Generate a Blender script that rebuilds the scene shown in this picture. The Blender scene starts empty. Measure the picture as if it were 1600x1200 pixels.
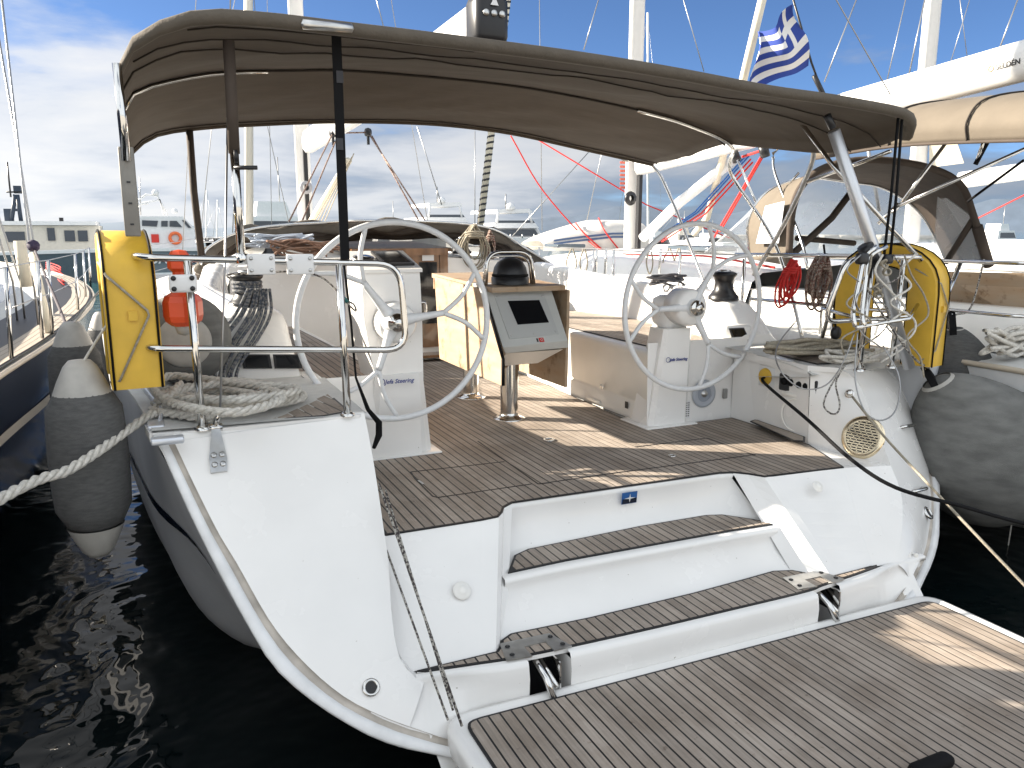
import bpy, bmesh, math, random
from mathutils import Vector, Matrix, noise
V = Vector
random.seed(7)
C = bpy.context.scene
COL = C.collection
R = math.radians
# ------------------------------------------------------------------ camera, world, sun
CAM = V((-2.38, 0.0, 2.27)); FP = 1240.0
PITCH = math.atan(238/FP); YAW = math.atan(582/math.hypot(FP, 238))
cd = bpy.data.cameras.new('camera'); cam = bpy.data.objects.new('camera', cd); COL.objects.link(cam)
cam.location = CAM; cam.rotation_euler = (R(90)-PITCH, 0, -YAW)
cd.sensor_width = 36; cd.lens = FP/1600*36; cd.clip_start = .05; cd.clip_end = 9000
C.camera = cam
SUN_EL = R(23)
SUN_DIR = V((-.83, .557, 0)).normalized()*math.cos(SUN_EL) + V((0, 0, math.sin(SUN_EL)))   # towards the sun
SUN_ROT = math.atan2(SUN_DIR.x, SUN_DIR.y)
w = bpy.data.worlds.new('World'); C.world = w; w.use_nodes = True
wt = w.node_tree; wt.nodes.clear()
def wn(t, **k):
    n = wt.nodes.new(t)
    for a, b in k.items(): setattr(n, a, b)
    return n
L = wt.links.new
sky = wn('ShaderNodeTexSky', sky_type='NISHITA', sun_disc=False, sun_elevation=SUN_EL, sun_rotation=SUN_ROT,
         altitude=0, air_density=.55, dust_density=.3, ozone_density=5.0)
bg1 = wn('ShaderNodeBackground'); bg1.inputs[1].default_value = .05
L(sky.outputs[0], bg1.inputs[0])
tc = wn('ShaderNodeTexCoord')
sep = wn('ShaderNodeSeparateXYZ'); L(tc.outputs['Generated'], sep.inputs[0])
def wmath(op, a, b=None, clamp=False):
    n = wn('ShaderNodeMath', operation=op, use_clamp=clamp)
    for i, s in enumerate((a, b)):
        if s is None: continue
        if isinstance(s, (int, float)): n.inputs[i].default_value = s
        else: L(s, n.inputs[i])
    return n.outputs[0]
zc = wmath('ADD', wmath('MAXIMUM', sep.outputs[2], 0.0), .16)
cx_ = wmath('DIVIDE', sep.outputs[0], zc); cy_ = wmath('DIVIDE', sep.outputs[1], zc)
comb = wn('ShaderNodeCombineXYZ'); L(cx_, comb.inputs[0]); L(cy_, comb.inputs[1]); L(wmath('MULTIPLY', sep.outputs[2], 1.5), comb.inputs[2])
nz = wn('ShaderNodeTexNoise'); nz.inputs['Scale'].default_value = .85; nz.inputs['Detail'].default_value = 9; nz.inputs['Roughness'].default_value = .56; nz.inputs['Distortion'].default_value = .15
L(comb.outputs[0], nz.inputs['Vector'])
nz2 = wn('ShaderNodeTexNoise'); nz2.inputs['Scale'].default_value = .32; nz2.inputs['Detail'].default_value = 3
L(comb.outputs[0], nz2.inputs['Vector'])
# dot with the sun azimuth: cloudier and brighter towards it
dotn = wn('ShaderNodeVectorMath', operation='DOT_PRODUCT'); L(tc.outputs['Generated'], dotn.inputs[0])
dotn.inputs[1].default_value = V((SUN_DIR.x, SUN_DIR.y, 0)).normalized()
toward = wmath('MULTIPLY', wmath('ADD', dotn.outputs['Value'], 1.0), .5)
def wramp(src, stops):
    n = wn('ShaderNodeValToRGB'); e = n.color_ramp.elements
    while len(e) < len(stops): e.new(.5)
    for el, (p, c) in zip(e, stops): el.position = p; el.color = c if len(c) == 4 else (*c, 1)
    L(src, n.inputs[0]); return n.outputs[0]
g = lambda v: (v, v, v, 1)
low = wramp(sep.outputs[2], [(0, g(.34)), (.09, g(.30)), (.165, g(.08)), (.26, g(.0))])      # bank of cloud low over the sea
tcov = wramp(toward, [(0, g(.34)), (.12, g(.28)), (.22, g(.02)), (.45, g(.06)), (.62, g(.16)), (.80, g(.26)), (1, g(.30))])
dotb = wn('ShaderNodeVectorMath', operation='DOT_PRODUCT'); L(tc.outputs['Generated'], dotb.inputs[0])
dotb.inputs[1].default_value = (-math.sin(YAW), -math.cos(YAW), .25)            # bright cloud deck added behind the camera, out of view, as fill light
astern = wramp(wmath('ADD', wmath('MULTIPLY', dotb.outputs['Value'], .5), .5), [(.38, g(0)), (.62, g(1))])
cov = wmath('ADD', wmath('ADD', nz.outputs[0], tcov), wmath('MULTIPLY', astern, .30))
cov = wmath('ADD', cov, low)
cov = wmath('SUBTRACT', cov, wmath('MULTIPLY', wmath('SUBTRACT', nz2.outputs[0], .5), .30))
mask = wramp(cov, [(.0, g(0)), (.665, g(0)), (.80, g(.85)), (.92, g(.96))])
shade = wramp(wmath('ADD', nz.outputs[0], wmath('MULTIPLY', wmath('SUBTRACT', toward, .5), .55)),
              [(.36, (.36, .44, .57)), (.48, (.50, .57, .68)), (.62, (.86, .89, .94)), (.74, (1.0, 1.0, 1.0))])
bg2 = wn('ShaderNodeBackground'); L(shade, bg2.inputs[0])
cstr = wramp(toward, [(0, g(.5)), (.25, g(.20)), (.45, g(.20)), (.62, g(.235)), (.80, g(.27)), (1, g(.33))])
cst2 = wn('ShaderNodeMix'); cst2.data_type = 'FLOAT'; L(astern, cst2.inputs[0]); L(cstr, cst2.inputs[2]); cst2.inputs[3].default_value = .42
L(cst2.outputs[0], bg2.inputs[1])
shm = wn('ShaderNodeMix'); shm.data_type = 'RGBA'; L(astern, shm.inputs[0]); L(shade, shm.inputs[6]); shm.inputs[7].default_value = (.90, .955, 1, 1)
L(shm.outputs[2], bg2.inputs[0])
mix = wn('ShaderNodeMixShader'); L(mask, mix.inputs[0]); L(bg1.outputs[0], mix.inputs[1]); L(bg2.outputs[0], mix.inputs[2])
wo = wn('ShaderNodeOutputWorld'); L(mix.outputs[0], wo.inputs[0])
sd = bpy.data.lights.new('sun', 'SUN'); sd.energy = 4.8; sd.angle = R(.55); sd.color = (1, .90, .76)
so = bpy.data.objects.new('sun', sd); COL.objects.link(so); so.rotation_euler = SUN_DIR.to_track_quat('Z', 'Y').to_euler()
C.view_settings.view_transform = 'Standard'; C.view_settings.look = 'None'
C.view_settings.exposure = 1.85; C.view_settings.gamma = 1
C.view_settings.use_curve_mapping = False
C.render.engine = 'CYCLES'
C.cycles.max_bounces = 8; C.cycles.transparent_max_bounces = 8

# where a sight line meets a plane of the place
def ray(u, v):
    hd = V((math.sin(YAW), math.cos(YAW), 0)); Rr = V((math.cos(YAW), -math.sin(YAW), 0))
    F = hd*math.cos(PITCH)+V((0, 0, -math.sin(PITCH))); U = Rr.cross(F)
    return F*FP+Rr*(u-800)-U*(v-600)
def oz(u, v, z): d = ray(u, v); return CAM+d*((z-CAM.z)/d.z)
def oy(u, v, y): d = ray(u, v); return CAM+d*((y-CAM.y)/d.y)
def ox(u, v, x): d = ray(u, v); return CAM+d*((x-CAM.x)/d.x)
def os_(u, v, c=2.45, k=.85):                     # transom plane: y - k z = c
    d = ray(u, v); return CAM+d*((c-(CAM.y-k*CAM.z))/(d.y-k*d.z))

# ------------------------------------------------------------------ materials
MATS = {}
def mat(name, col, rough=.5, metal=0, noise_amt=0, nscale=8, bump=0, bscale=40, stretch=(1, 1, 1), coat=0, trans=0, alpha=1,
        var=0, extra=None, ior=1.45, spec=.5, detail=4, col2=None):
    if name in MATS: return MATS[name]
    m = bpy.data.materials.new(name); m.use_nodes = True; t = m.node_tree; b = t.nodes['Principled BSDF']
    b.inputs['Base Color'].default_value = (*col, 1); b.inputs['Roughness'].default_value = rough
    b.inputs['Metallic'].default_value = metal; b.inputs['Coat Weight'].default_value = coat
    b.inputs['Transmission Weight'].default_value = trans; b.inputs['Alpha'].default_value = alpha
    b.inputs['IOR'].default_value = ior; b.inputs['Specular IOR Level'].default_value = spec
    geo = t.nodes.new('ShaderNodeNewGeometry'); mp = t.nodes.new('ShaderNodeMapping'); t.links.new(geo.outputs['Position'], mp.inputs[0])
    mp.inputs['Scale'].default_value = stretch
    cur = None
    if noise_amt:
        n = t.nodes.new('ShaderNodeTexNoise'); n.inputs['Scale'].default_value = nscale; n.inputs['Detail'].default_value = detail
        t.links.new(mp.outputs[0], n.inputs[0])
        r = t.nodes.new('ShaderNodeValToRGB'); t.links.new(n.outputs[0], r.inputs[0])
        c2 = col2 or tuple(max(0, c*(1-noise_amt)) for c in col)
        r.color_ramp.elements[0].position = .3; r.color_ramp.elements[0].color = (*c2, 1)
        r.color_ramp.elements[1].position = .7; r.color_ramp.elements[1].color = (*(tuple(min(1, c*(1+noise_amt*.6)) for c in col) if not col2 else col), 1)
        cur = r.outputs[0]
    if var:
        oi = t.nodes.new('ShaderNodeObjectInfo'); h = t.nodes.new('ShaderNodeHueSaturation')
        mr = t.nodes.new('ShaderNodeMapRange'); mr.inputs['To Min'].default_value = 1-var; mr.inputs['To Max'].default_value = 1+var
        t.links.new(oi.outputs['Random'], mr.inputs[0]); t.links.new(mr.outputs[0], h.inputs['Value'])
        if cur is None: h.inputs['Color'].default_value = (*col, 1)
        else: t.links.new(cur, h.inputs['Color'])
        cur = h.outputs[0]
    if cur is not None: t.links.new(cur, b.inputs['Base Color'])
    if bump:
        n = t.nodes.new('ShaderNodeTexNoise'); n.inputs['Scale'].default_value = bscale; n.inputs['Detail'].default_value = 5
        t.links.new(mp.outputs[0], n.inputs[0])
        bp = t.nodes.new('ShaderNodeBump'); bp.inputs['Strength'].default_value = bump; bp.inputs['Distance'].default_value = .01
        t.links.new(n.outputs[0], bp.inputs['Height']); t.links.new(bp.outputs[0], b.inputs['Normal'])
    MATS[name] = m
    if extra: extra(m, t, b, mp)
    return m
def teak_extra(m, t, b, mp):
    # broad weathering stains across neighbouring planks on top of the grain
    col = b.inputs['Base Color'].links[0].from_socket
    n = t.nodes.new('ShaderNodeTexNoise'); n.inputs['Scale'].default_value = 3.1; n.inputs['Detail'].default_value = 7; n.inputs['Roughness'].default_value = .65
    geo = t.nodes.new('ShaderNodeNewGeometry'); t.links.new(geo.outputs['Position'], n.inputs[0])
    r = t.nodes.new('ShaderNodeValToRGB'); t.links.new(n.outputs[0], r.inputs[0])
    e = r.color_ramp.elements; e[0].position = .36; e[0].color = (.80, .76, .72, 1); e[1].position = .62; e[1].color = (1.1, 1.09, 1.08, 1)
    mx = t.nodes.new('ShaderNodeMix'); mx.data_type = 'RGBA'; mx.blend_type = 'MULTIPLY'; mx.inputs[0].default_value = 1
    t.links.new(col, mx.inputs[6]); t.links.new(r.outputs[0], mx.inputs[7])
    # small dark spots
    n2 = t.nodes.new('ShaderNodeTexNoise'); n2.inputs['Scale'].default_value = 26; n2.inputs['Detail'].default_value = 3
    t.links.new(geo.outputs['Position'], n2.inputs[0])
    r2 = t.nodes.new('ShaderNodeValToRGB'); t.links.new(n2.outputs[0], r2.inputs[0])
    e = r2.color_ramp.elements; e[0].position = .24; e[0].color = (.55, .5, .46, 1); e[1].position = .33; e[1].color = (1, 1, 1, 1)
    mx2 = t.nodes.new('ShaderNodeMix'); mx2.data_type = 'RGBA'; mx2.blend_type = 'MULTIPLY'; mx2.inputs[0].default_value = .8
    t.links.new(mx.outputs[2], mx2.inputs[6]); t.links.new(r2.outputs[0], mx2.inputs[7])
    t.links.new(mx2.outputs[2], b.inputs['Base Color'])
def gel_extra(m, t, b, mp):
    n = t.nodes.new('ShaderNodeTexNoise'); n.inputs['Scale'].default_value = 55; n.inputs['Detail'].default_value = 2
    geo = t.nodes.new('ShaderNodeNewGeometry'); t.links.new(geo.outputs['Position'], n.inputs[0])
    r = t.nodes.new('ShaderNodeValToRGB'); t.links.new(n.outputs[0], r.inputs[0])
    e = r.color_ramp.elements; e[0].position = .205; e[0].color = (.35, .30, .24, 1); e[1].position = .235; e[1].color = (1, 1, 1, 1)
    col = b.inputs['Base Color'].links[0].from_socket
    mx = t.nodes.new('ShaderNodeMix'); mx.data_type = 'RGBA'; mx.blend_type = 'MULTIPLY'; mx.inputs[0].default_value = .9
    t.links.new(col, mx.inputs[6]); t.links.new(r.outputs[0], mx.inputs[7]); t.links.new(mx.outputs[2], b.inputs['Base Color'])
    # faint smudges change the gloss
    n2 = t.nodes.new('ShaderNodeTexNoise'); n2.inputs['Scale'].default_value = 4; n2.inputs['Detail'].default_value = 6
    t.links.new(geo.outputs['Position'], n2.inputs[0])
    mr = t.nodes.new('ShaderNodeMapRange'); mr.inputs['From Min'].default_value = .35; mr.inputs['From Max'].default_value = .7
    mr.inputs['To Min'].default_value = .10; mr.inputs['To Max'].default_value = .32; t.links.new(n2.outputs[0], mr.inputs[0]); t.links.new(mr.outputs[0], b.inputs['Roughness'])
GEL = mat('white_gelcoat', (.83, .815, .79), .16, noise_amt=.05, nscale=2.2, bump=.012, bscale=5, extra=gel_extra, detail=6)
GEL2 = mat('cream_gelcoat', (.85, .83, .78), .3, noise_amt=.06, nscale=3, bump=.01, bscale=6)
RIM = mat('rubbing_strake_white', (.76, .76, .755), .45, noise_amt=.10, nscale=11, bump=.05, bscale=60)
GROOVE = mat('grimy_tan_sealant', (.50, .45, .39), .7, noise_amt=.3, nscale=9)
NONSKID = mat('nonskid_white', (.62, .62, .60), .7, noise_amt=.08, nscale=20, bump=.6, bscale=260)
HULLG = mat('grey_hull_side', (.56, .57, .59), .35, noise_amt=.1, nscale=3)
TEAK = mat('weathered_teak', (.34, .293, .25), .72, noise_amt=.16, nscale=60, stretch=(1.6, .05, 1), bump=.3, bscale=70, var=.16, extra=teak_extra)
TEAKT = mat('teak_table', (.50, .34, .20), .5, noise_amt=.35, nscale=7, stretch=(1, .5, 2.5), bump=.1, bscale=30, col2=(.30, .17, .09))
WOOD = mat('varnished_wood', (.23, .115, .052), .25, noise_amt=.35, nscale=10, stretch=(1, 1, .12), coat=.4)
CAULK = mat('black_caulk', (.012, .012, .014), .5)
BLACK = mat('black_plastic', (.015, .015, .017), .35)
RUBBER = mat('black_rubber', (.007, .007, .008), .8, spec=.2)
GLASSD = mat('dark_screen', (.006, .007, .009), .06)
STEEL = mat('polished_stainless', (.66, .65, .63), .10, metal=1, noise_amt=.12, nscale=6)
STEELM = mat('brushed_stainless', (.55, .55, .54), .32, metal=1, noise_amt=.2, nscale=18)
BRASS = mat('brass_tinted_steel', (.80, .68, .48), .22, metal=1)
ALU = mat('anodised_aluminium', (.60, .61, .63), .38, metal=.75, noise_amt=.05)
ALUW = mat('white_mast_paint', (.74, .74, .73), .35, noise_amt=.04)
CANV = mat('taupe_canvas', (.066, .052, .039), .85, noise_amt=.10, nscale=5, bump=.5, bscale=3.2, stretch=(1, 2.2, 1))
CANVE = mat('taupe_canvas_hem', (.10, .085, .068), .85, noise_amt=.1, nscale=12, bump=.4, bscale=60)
THREAD = mat('dark_seam', (.03, .024, .02), .9)  # dark brown seam lines of the canopies
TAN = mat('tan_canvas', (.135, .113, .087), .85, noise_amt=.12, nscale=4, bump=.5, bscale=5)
BROWN = mat('brown_canvas', (.06, .045, .035), .8, noise_amt=.2, nscale=5, bump=.4, bscale=12)
YEL = mat('yellow_pvc', (.66, .41, .045), .42, noise_amt=.10, nscale=9, bump=.12, bscale=22)
FGREY = mat('grey_fender_cover', (.10, .10, .099), .95, noise_amt=.22, nscale=26, stretch=(1, 1, 4), bump=.5, bscale=180)
FGREY2 = mat('grey_fender_cover_worn', (.16, .16, .152), .95, noise_amt=.28, nscale=6, stretch=(1, 1, 3), bump=.5, bscale=120)
FWH = mat('fender_vinyl_white', (.40, .385, .355), .5, noise_amt=.15, nscale=12)
ORG = mat('orange_plastic', (.70, .085, .025), .35)
REDR = mat('red_rope', (.62, .035, .03), .8, bump=.6, bscale=300)
NAVY = mat('navy_hull', (.012, .017, .032), .12, noise_amt=.1)
ROPEW = mat('white_rope', (.66, .63, .57), .9, noise_amt=.25, nscale=60, bump=.6, bscale=300)
ROPET = mat('tan_rope', (.36, .32, .25), .9, noise_amt=.25, nscale=60, bump=.6, bscale=300)
WIRE = mat('steel_wire', (.35, .35, .35), .35, metal=.8)
WHT = mat('white_plastic', (.72, .72, .72), .35, noise_amt=.05)
SAIL = mat('cream_sailcloth', (.66, .60, .48), .8, noise_amt=.1, nscale=2, bump=.3, bscale=5)
FB = mat('flag_blue', (.022, .05, .26), .8); FW = mat('flag_white', (.66, .64, .62), .8)
CLEAR = mat('clear_vinyl', (.80, .84, .88), .12, alpha=.30, noise_amt=.05, nscale=3)
TXT = mat('blue_lettering', (.03, .05, .22), .5)
TXTD = mat('black_lettering', (.02, .02, .02), .5)
TXTG = mat('grey_lettering', (.45, .45, .46), .4)
RED = mat('red_paint', (.55, .03, .02), .4)
GRAYH = mat('slate_hull', (.055, .085, .105), .3, noise_amt=.1)
def fleck(name, c1, c2, sc=110):
    def ex(m, t, b, mp):
        n = t.nodes.new('ShaderNodeTexNoise'); n.inputs['Scale'].default_value = sc; n.inputs['Detail'].default_value = 1
        geo = t.nodes.new('ShaderNodeNewGeometry'); t.links.new(geo.outputs['Position'], n.inputs[0])
        r = t.nodes.new('ShaderNodeValToRGB'); t.links.new(n.outputs[0], r.inputs[0])
        e = r.color_ramp.elements; e[0].position = .47; e[0].color = (*c1, 1); e[1].position = .53; e[1].color = (*c2, 1)
        t.links.new(r.outputs[0], b.inputs['Base Color'])
    return mat(name, c1, .9, extra=ex)
ROPEB = fleck('blue_flecked_rope', (.17, .17, .17), (.05, .06, .08), 60)
ROPER = fleck('red_flecked_rope', (.30, .25, .21), (.14, .06, .045), 90)
ROPEK = fleck('black_flecked_rope', (.38, .36, .32), (.06, .05, .05), 90)
def leaf_extra(m, t, b, mp):
    col = b.inputs['Base Color'].links[0].from_socket
    n = t.nodes.new('ShaderNodeTexNoise'); n.inputs['Scale'].default_value = 9; n.inputs['Detail'].default_value = 6; n.inputs['Roughness'].default_value = .7
    geo = t.nodes.new('ShaderNodeNewGeometry'); t.links.new(geo.outputs['Position'], n.inputs[0])
    r = t.nodes.new('ShaderNodeValToRGB'); t.links.new(n.outputs[0], r.inputs[0])
    e = r.color_ramp.elements; e[0].position = .30; e[0].color = (.45, .36, .28, 1); e[1].position = .45; e[1].color = (1, 1, 1, 1)
    mx = t.nodes.new('ShaderNodeMix'); mx.data_type = 'RGBA'; mx.blend_type = 'MULTIPLY'; mx.inputs[0].default_value = 1
    t.links.new(col, mx.inputs[6]); t.links.new(r.outputs[0], mx.inputs[7]); t.links.new(mx.outputs[2], b.inputs['Base Color'])
LEAF = mat('worn_teak_leaf', (.41, .32, .23), .6, noise_amt=.22, nscale=5, stretch=(1, .6, 3), col2=(.38, .26, .16), extra=leaf_extra)

# ------------------------------------------------------------------ mesh helpers
def crs(pts, n=6, closed=False):
    pts = [V(p) for p in pts]
    if len(pts) < 3: return pts
    out = []; N = len(pts); rng = range(N if closed else N-1)
    for i in rng:
        p1, p2 = pts[i], pts[(i+1) % N]
        p0 = pts[(i-1) % N] if (closed or i > 0) else p1*2-p2
        p3 = pts[(i+2) % N] if (closed or i < N-2) else p2*2-p1
        for k in range(n):
            t = k/n
            out.append(.5*((2*p1)+(p2-p0)*t+(2*p0-5*p1+4*p2-p3)*t*t+(3*p1-p0-3*p2+p3)*t**3))
    if not closed: out.append(pts[-1].copy())
    return out
def roundpath(pts, r, n=5):
    """polyline with corners filleted by radius r"""
    pts = [V(p) for p in pts]; out = [pts[0]]
    for i in range(1, len(pts)-1):
        a, b, c = pts[i-1], pts[i], pts[i+1]
        d1, d2 = (a-b), (c-b); l = min(r, d1.length*.48, d2.length*.48)
        p, q = b+d1.normalized()*l, b+d2.normalized()*l
        for k in range(n+1):
            t = k/n; out.append(p*(1-t)**2+b*2*t*(1-t)+q*t*t)
    out.append(pts[-1]); return out
class MB:
    def __init__(s): s.v = []; s.f = []; s.sm = []
    def add(s, vs, fs, smooth=False):
        o = len(s.v); s.v += [V(x) for x in vs]; s.f += [tuple(i+o for i in f) for f in fs]; s.sm += [smooth]*len(fs); return s
    def quad(s, *p): return s.add(p, [tuple(range(len(p)))])
    def box(s, c, d, rz=0, rx=0, ry=0, M=None):
        c = V(c); x, y, z = (q/2 for q in d)
        m = M or (Matrix.Rotation(rz, 3, 'Z') @ Matrix.Rotation(ry, 3, 'Y') @ Matrix.Rotation(rx, 3, 'X'))
        vs = [c+m@V((a*x, b*y, e*z)) for a in (-1, 1) for b in (-1, 1) for e in (-1, 1)]
        return s.add(vs, [(0, 1, 3, 2), (4, 6, 7, 5), (0, 4, 5, 1), (2, 3, 7, 6), (0, 2, 6, 4), (1, 5, 7, 3)])
    def rbox(s, c, d, r=.01, M=None, seg=2):
        bm = bmesh.new(); bmesh.ops.create_cube(bm, size=1)
        for v in bm.verts: v.co = V((v.co.x*d[0], v.co.y*d[1], v.co.z*d[2]))
        bmesh.ops.bevel(bm, geom=bm.edges[:], offset=r, segments=seg, affect='EDGES', profile=.5)
        M = M or Matrix.Identity(3); c = V(c); bm.verts.index_update()
        s.add([c+M@v.co for v in bm.verts], [tuple(v.index for v in f.verts) for f in bm.faces], True); bm.free(); return s
    def tube(s, pts, r, seg=8, closed=False, cap=True, flat=None):
        pts = [V(p) for p in pts]; n = len(pts); rr = r if isinstance(r, (list, tuple)) else [r]*n
        vs = []; fs = []; up = None
        for i in range(n):
            a = pts[(i-1) % n] if (closed or i) else pts[i]; b = pts[(i+1) % n] if (closed or i < n-1) else pts[i]
            t = (b-a)
            if t.length < 1e-9: t = V((0, 0, 1))
            t.normalize()
            if up is None:
                up = V((0, 0, 1)) if abs(t.z) < .9 else V((1, 0, 0))
            x = t.cross(up)
            if x.length < 1e-6: x = t.orthogonal()
            x.normalize(); up = x.cross(t)
            for k in range(seg):
                a_ = 2*math.pi*k/seg
                vs.append(pts[i]+(x*math.cos(a_)*(flat or 1)+up*math.sin(a_))*rr[i])
        m = n if closed else n-1
        for i in range(m):
            for k in range(seg):
                j = (i+1) % n; k2 = (k+1) % seg
                fs.append((i*seg+k, i*seg+k2, j*seg+k2, j*seg+k))
        if cap and not closed:
            fs.append(tuple(range(seg))[::-1]); fs.append(tuple((n-1)*seg+k for k in range(seg)))
        return s.add(vs, fs, True)
    def lathe(s, prof, c=(0, 0, 0), axis=(0, 0, 1), seg=24, smooth=True):
        ax = V(axis).normalized(); x = ax.orthogonal().normalized(); y = ax.cross(x); c = V(c); vs = []; fs = []
        for (r, h) in prof:
            for k in range(seg):
                a = 2*math.pi*k/seg; vs.append(c+ax*h+(x*math.cos(a)+y*math.sin(a))*max(r, 1e-4))
        for i in range(len(prof)-1):
            for k in range(seg):
                k2 = (k+1) % seg; fs.append((i*seg+k, i*seg+k2, (i+1)*seg+k2, (i+1)*seg+k))
        return s.add(vs, fs, smooth)
    def prism(s, poly, vec, smooth=False):
        poly = [V(p) for p in poly]; vec = V(vec); n = len(poly)
        s.add(poly+[p+vec for p in poly], [tuple(range(n))[::-1], tuple(range(n, 2*n))]+[(i, (i+1) % n, n+(i+1) % n, n+i) for i in range(n)], smooth); return s
    def loft(s, rows, smooth=True, closed=False):
        n = len(rows[0]); vs = [p for r in rows for p in r]; fs = []
        for i in range(len(rows)-1):
            for k in range(n if closed else n-1):
                k2 = (k+1) % n; fs.append((i*n+k, i*n+k2, (i+1)*n+k2, (i+1)*n+k))
        return s.add(vs, fs, smooth)
    def torus(s, c, rad, r, axis=(0, 0, 1), seg=32, ps=8, a0=0, a1=360):
        ax = V(axis).normalized(); x = ax.orthogonal().normalized(); y = ax.cross(x); c = V(c)
        full = abs(a1-a0) >= 360
        pts = [c+(x*math.cos(R(a0+(a1-a0)*k/seg))+y*math.sin(R(a0+(a1-a0)*k/seg)))*rad for k in range(seg if full else seg+1)]
        return s.tube(pts, r, ps, closed=full)
    def rope(s, pts, r, pitch=None, seg=5):
        """three-strand laid rope"""
        pts = [V(p) for p in pts]; pitch = pitch or r*7
        L_ = [0]
        for a, b in zip(pts, pts[1:]): L_.append(L_[-1]+(b-a).length)
        n = max(4, int(L_[-1]/pitch*7)); cur = []; j = 0
        for i in range(n+1):
            d = L_[-1]*i/n
            while j < len(pts)-2 and L_[j+1] < d: j += 1
            t = (d-L_[j])/max(1e-9, L_[j+1]-L_[j]); cur.append((pts[j].lerp(pts[j+1], min(1, t)), d))
        up = V((0, 0, 1)); fr = []
        for i, (p, d) in enumerate(cur):
            a = cur[max(0, i-1)][0]; b = cur[min(n, i+1)][0]; t = (b-a).normalized() if (b-a).length > 1e-9 else V((1, 0, 0))
            x = t.cross(up)
            if x.length < 1e-5: x = t.orthogonal()
            x.normalize(); up = x.cross(t); fr.append((p, x, up.copy(), d))
        for q in range(3):
            s.tube([p+(x*math.cos(2*math.pi*(d/pitch+q/3))+y*math.sin(2*math.pi*(d/pitch+q/3)))*r*.52 for p, x, y, d in fr], r*.54, seg)
        return s
    def build(s, name, m, parent=None, loc=None, local=False, **kw):
        me = bpy.data.meshes.new(name)
        off = V((0, 0, 0)) if local else world_of(parent)
        if loc is not None and parent is None and not local: off = V(loc)
        me.from_pydata([p-off for p in s.v], [], s.f); me.polygons.foreach_set('use_smooth', s.sm)
        me.materials.append(m)
        me.validate(); me.update()
        bm = bmesh.new(); bm.from_mesh(me); bmesh.ops.recalc_face_normals(bm, faces=bm.faces[:]); bm.to_mesh(me); bm.free()
        o = bpy.data.objects.new(name, me); COL.objects.link(o)
        if parent: o.parent = parent
        elif loc is not None: o.location = loc
        for k, v in kw.items(): o[k] = v
        return o
def world_of(p):
    r = V((0, 0, 0))
    while p is not None: r = r+p.location; p = p.parent
    return r
def thing(name, label, cat, loc=(0, 0, 0), group=None, rz=0):
    o = bpy.data.objects.new(name, None); COL.objects.link(o); o.location = loc; o.rotation_euler = (0, 0, rz)
    o.empty_display_size = .1; o['label'] = label; o['category'] = cat
    if group: o['group'] = group
    return o
def tag(o, label, cat, group=None):
    o['label'] = label; o['category'] = cat
    if group: o['group'] = group
    return o
def struct(o): o['kind'] = 'structure'; return o
def dup(root, loc, rz=None, label=None, group=None):
    r = root.copy(); COL.objects.link(r); r.location = loc
    if rz is not None: r.rotation_euler = (0, 0, rz)
    if label: r['label'] = label
    if group: r['group'] = group
    for ch in list(root.children):
        c = ch.copy(); COL.objects.link(c); c.parent = r
        for gch in ch.children:
            d = gch.copy(); COL.objects.link(d); d.parent = c
    return r
def text(body, size, M, m, parent, name='lettering', shear=0, ext=.001):
    cu = bpy.data.curves.new('t', 'FONT'); cu.body = body; cu.size = size; cu.shear = shear; cu.extrude = ext; cu.offset = size*.018
    o = bpy.data.objects.new('t', cu); COL.objects.link(o)
    me = bpy.data.meshes.new_from_object(o.evaluated_get(bpy.context.evaluated_depsgraph_get()))
    bpy.data.objects.remove(o); bpy.data.curves.remove(cu)
    off = world_of(parent)
    for v in me.vertices: v.co = (M@v.co.to_4d()).to_3d()-off
    me.materials.clear(); me.materials.append(m)
    q = bpy.data.objects.new(name, me); COL.objects.link(q); q.parent = parent
    return q
def basis(o, x, y):
    x = V(x).normalized(); z = x.cross(V(y)).normalized(); y = z.cross(x)
    return Matrix(((x.x, y.x, z.x, o[0]), (x.y, y.y, z.y, o[1]), (x.z, y.z, z.z, o[2]), (0, 0, 0, 1)))
def clipx(poly, a, b):
    def cl(P, f):
        out = []
        for i in range(len(P)):
            p, q = P[i], P[(i+1) % len(P)]; fp, fq = f(p), f(q)
            if fp >= 0: out.append(p)
            if (fp >= 0) != (fq >= 0):
                t = fp/(fp-fq); out.append((p[0]+(q[0]-p[0])*t, p[1]+(q[1]-p[1])*t))
        return out
    P = cl(poly, lambda p: p[0]-a)
    if P: P = cl(P, lambda p: b-p[0])
    return P
def inset(poly, d):
    n = len(poly); A = sum(poly[i][0]*poly[(i+1) % n][1]-poly[(i+1) % n][0]*poly[i][1] for i in range(n)); s = 1 if A > 0 else -1
    out = []
    for i in range(n):
        p0, p1, p2 = V((*poly[i-1], 0)), V((*poly[i], 0)), V((*poly[(i+1) % n], 0))
        e1 = (p1-p0).normalized(); e2 = (p2-p1).normalized()
        n1 = V((-e1.y, e1.x, 0))*s; n2 = V((-e2.y, e2.x, 0))*s; m = (n1+n2)
        if m.length < 1e-6: m = n1
        m = m/max(.5, m.length_squared/2); m = m.normalized()*min(d*2, d/max(.4, m.normalized().dot(n1)))
        out.append((p1.x+m.x, p1.y+m.y))
    return out
def area(P): return abs(sum(P[i][0]*P[(i+1) % len(P)][1]-P[(i+1) % len(P)][0]*P[i][1] for i in range(len(P))))/2
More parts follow.
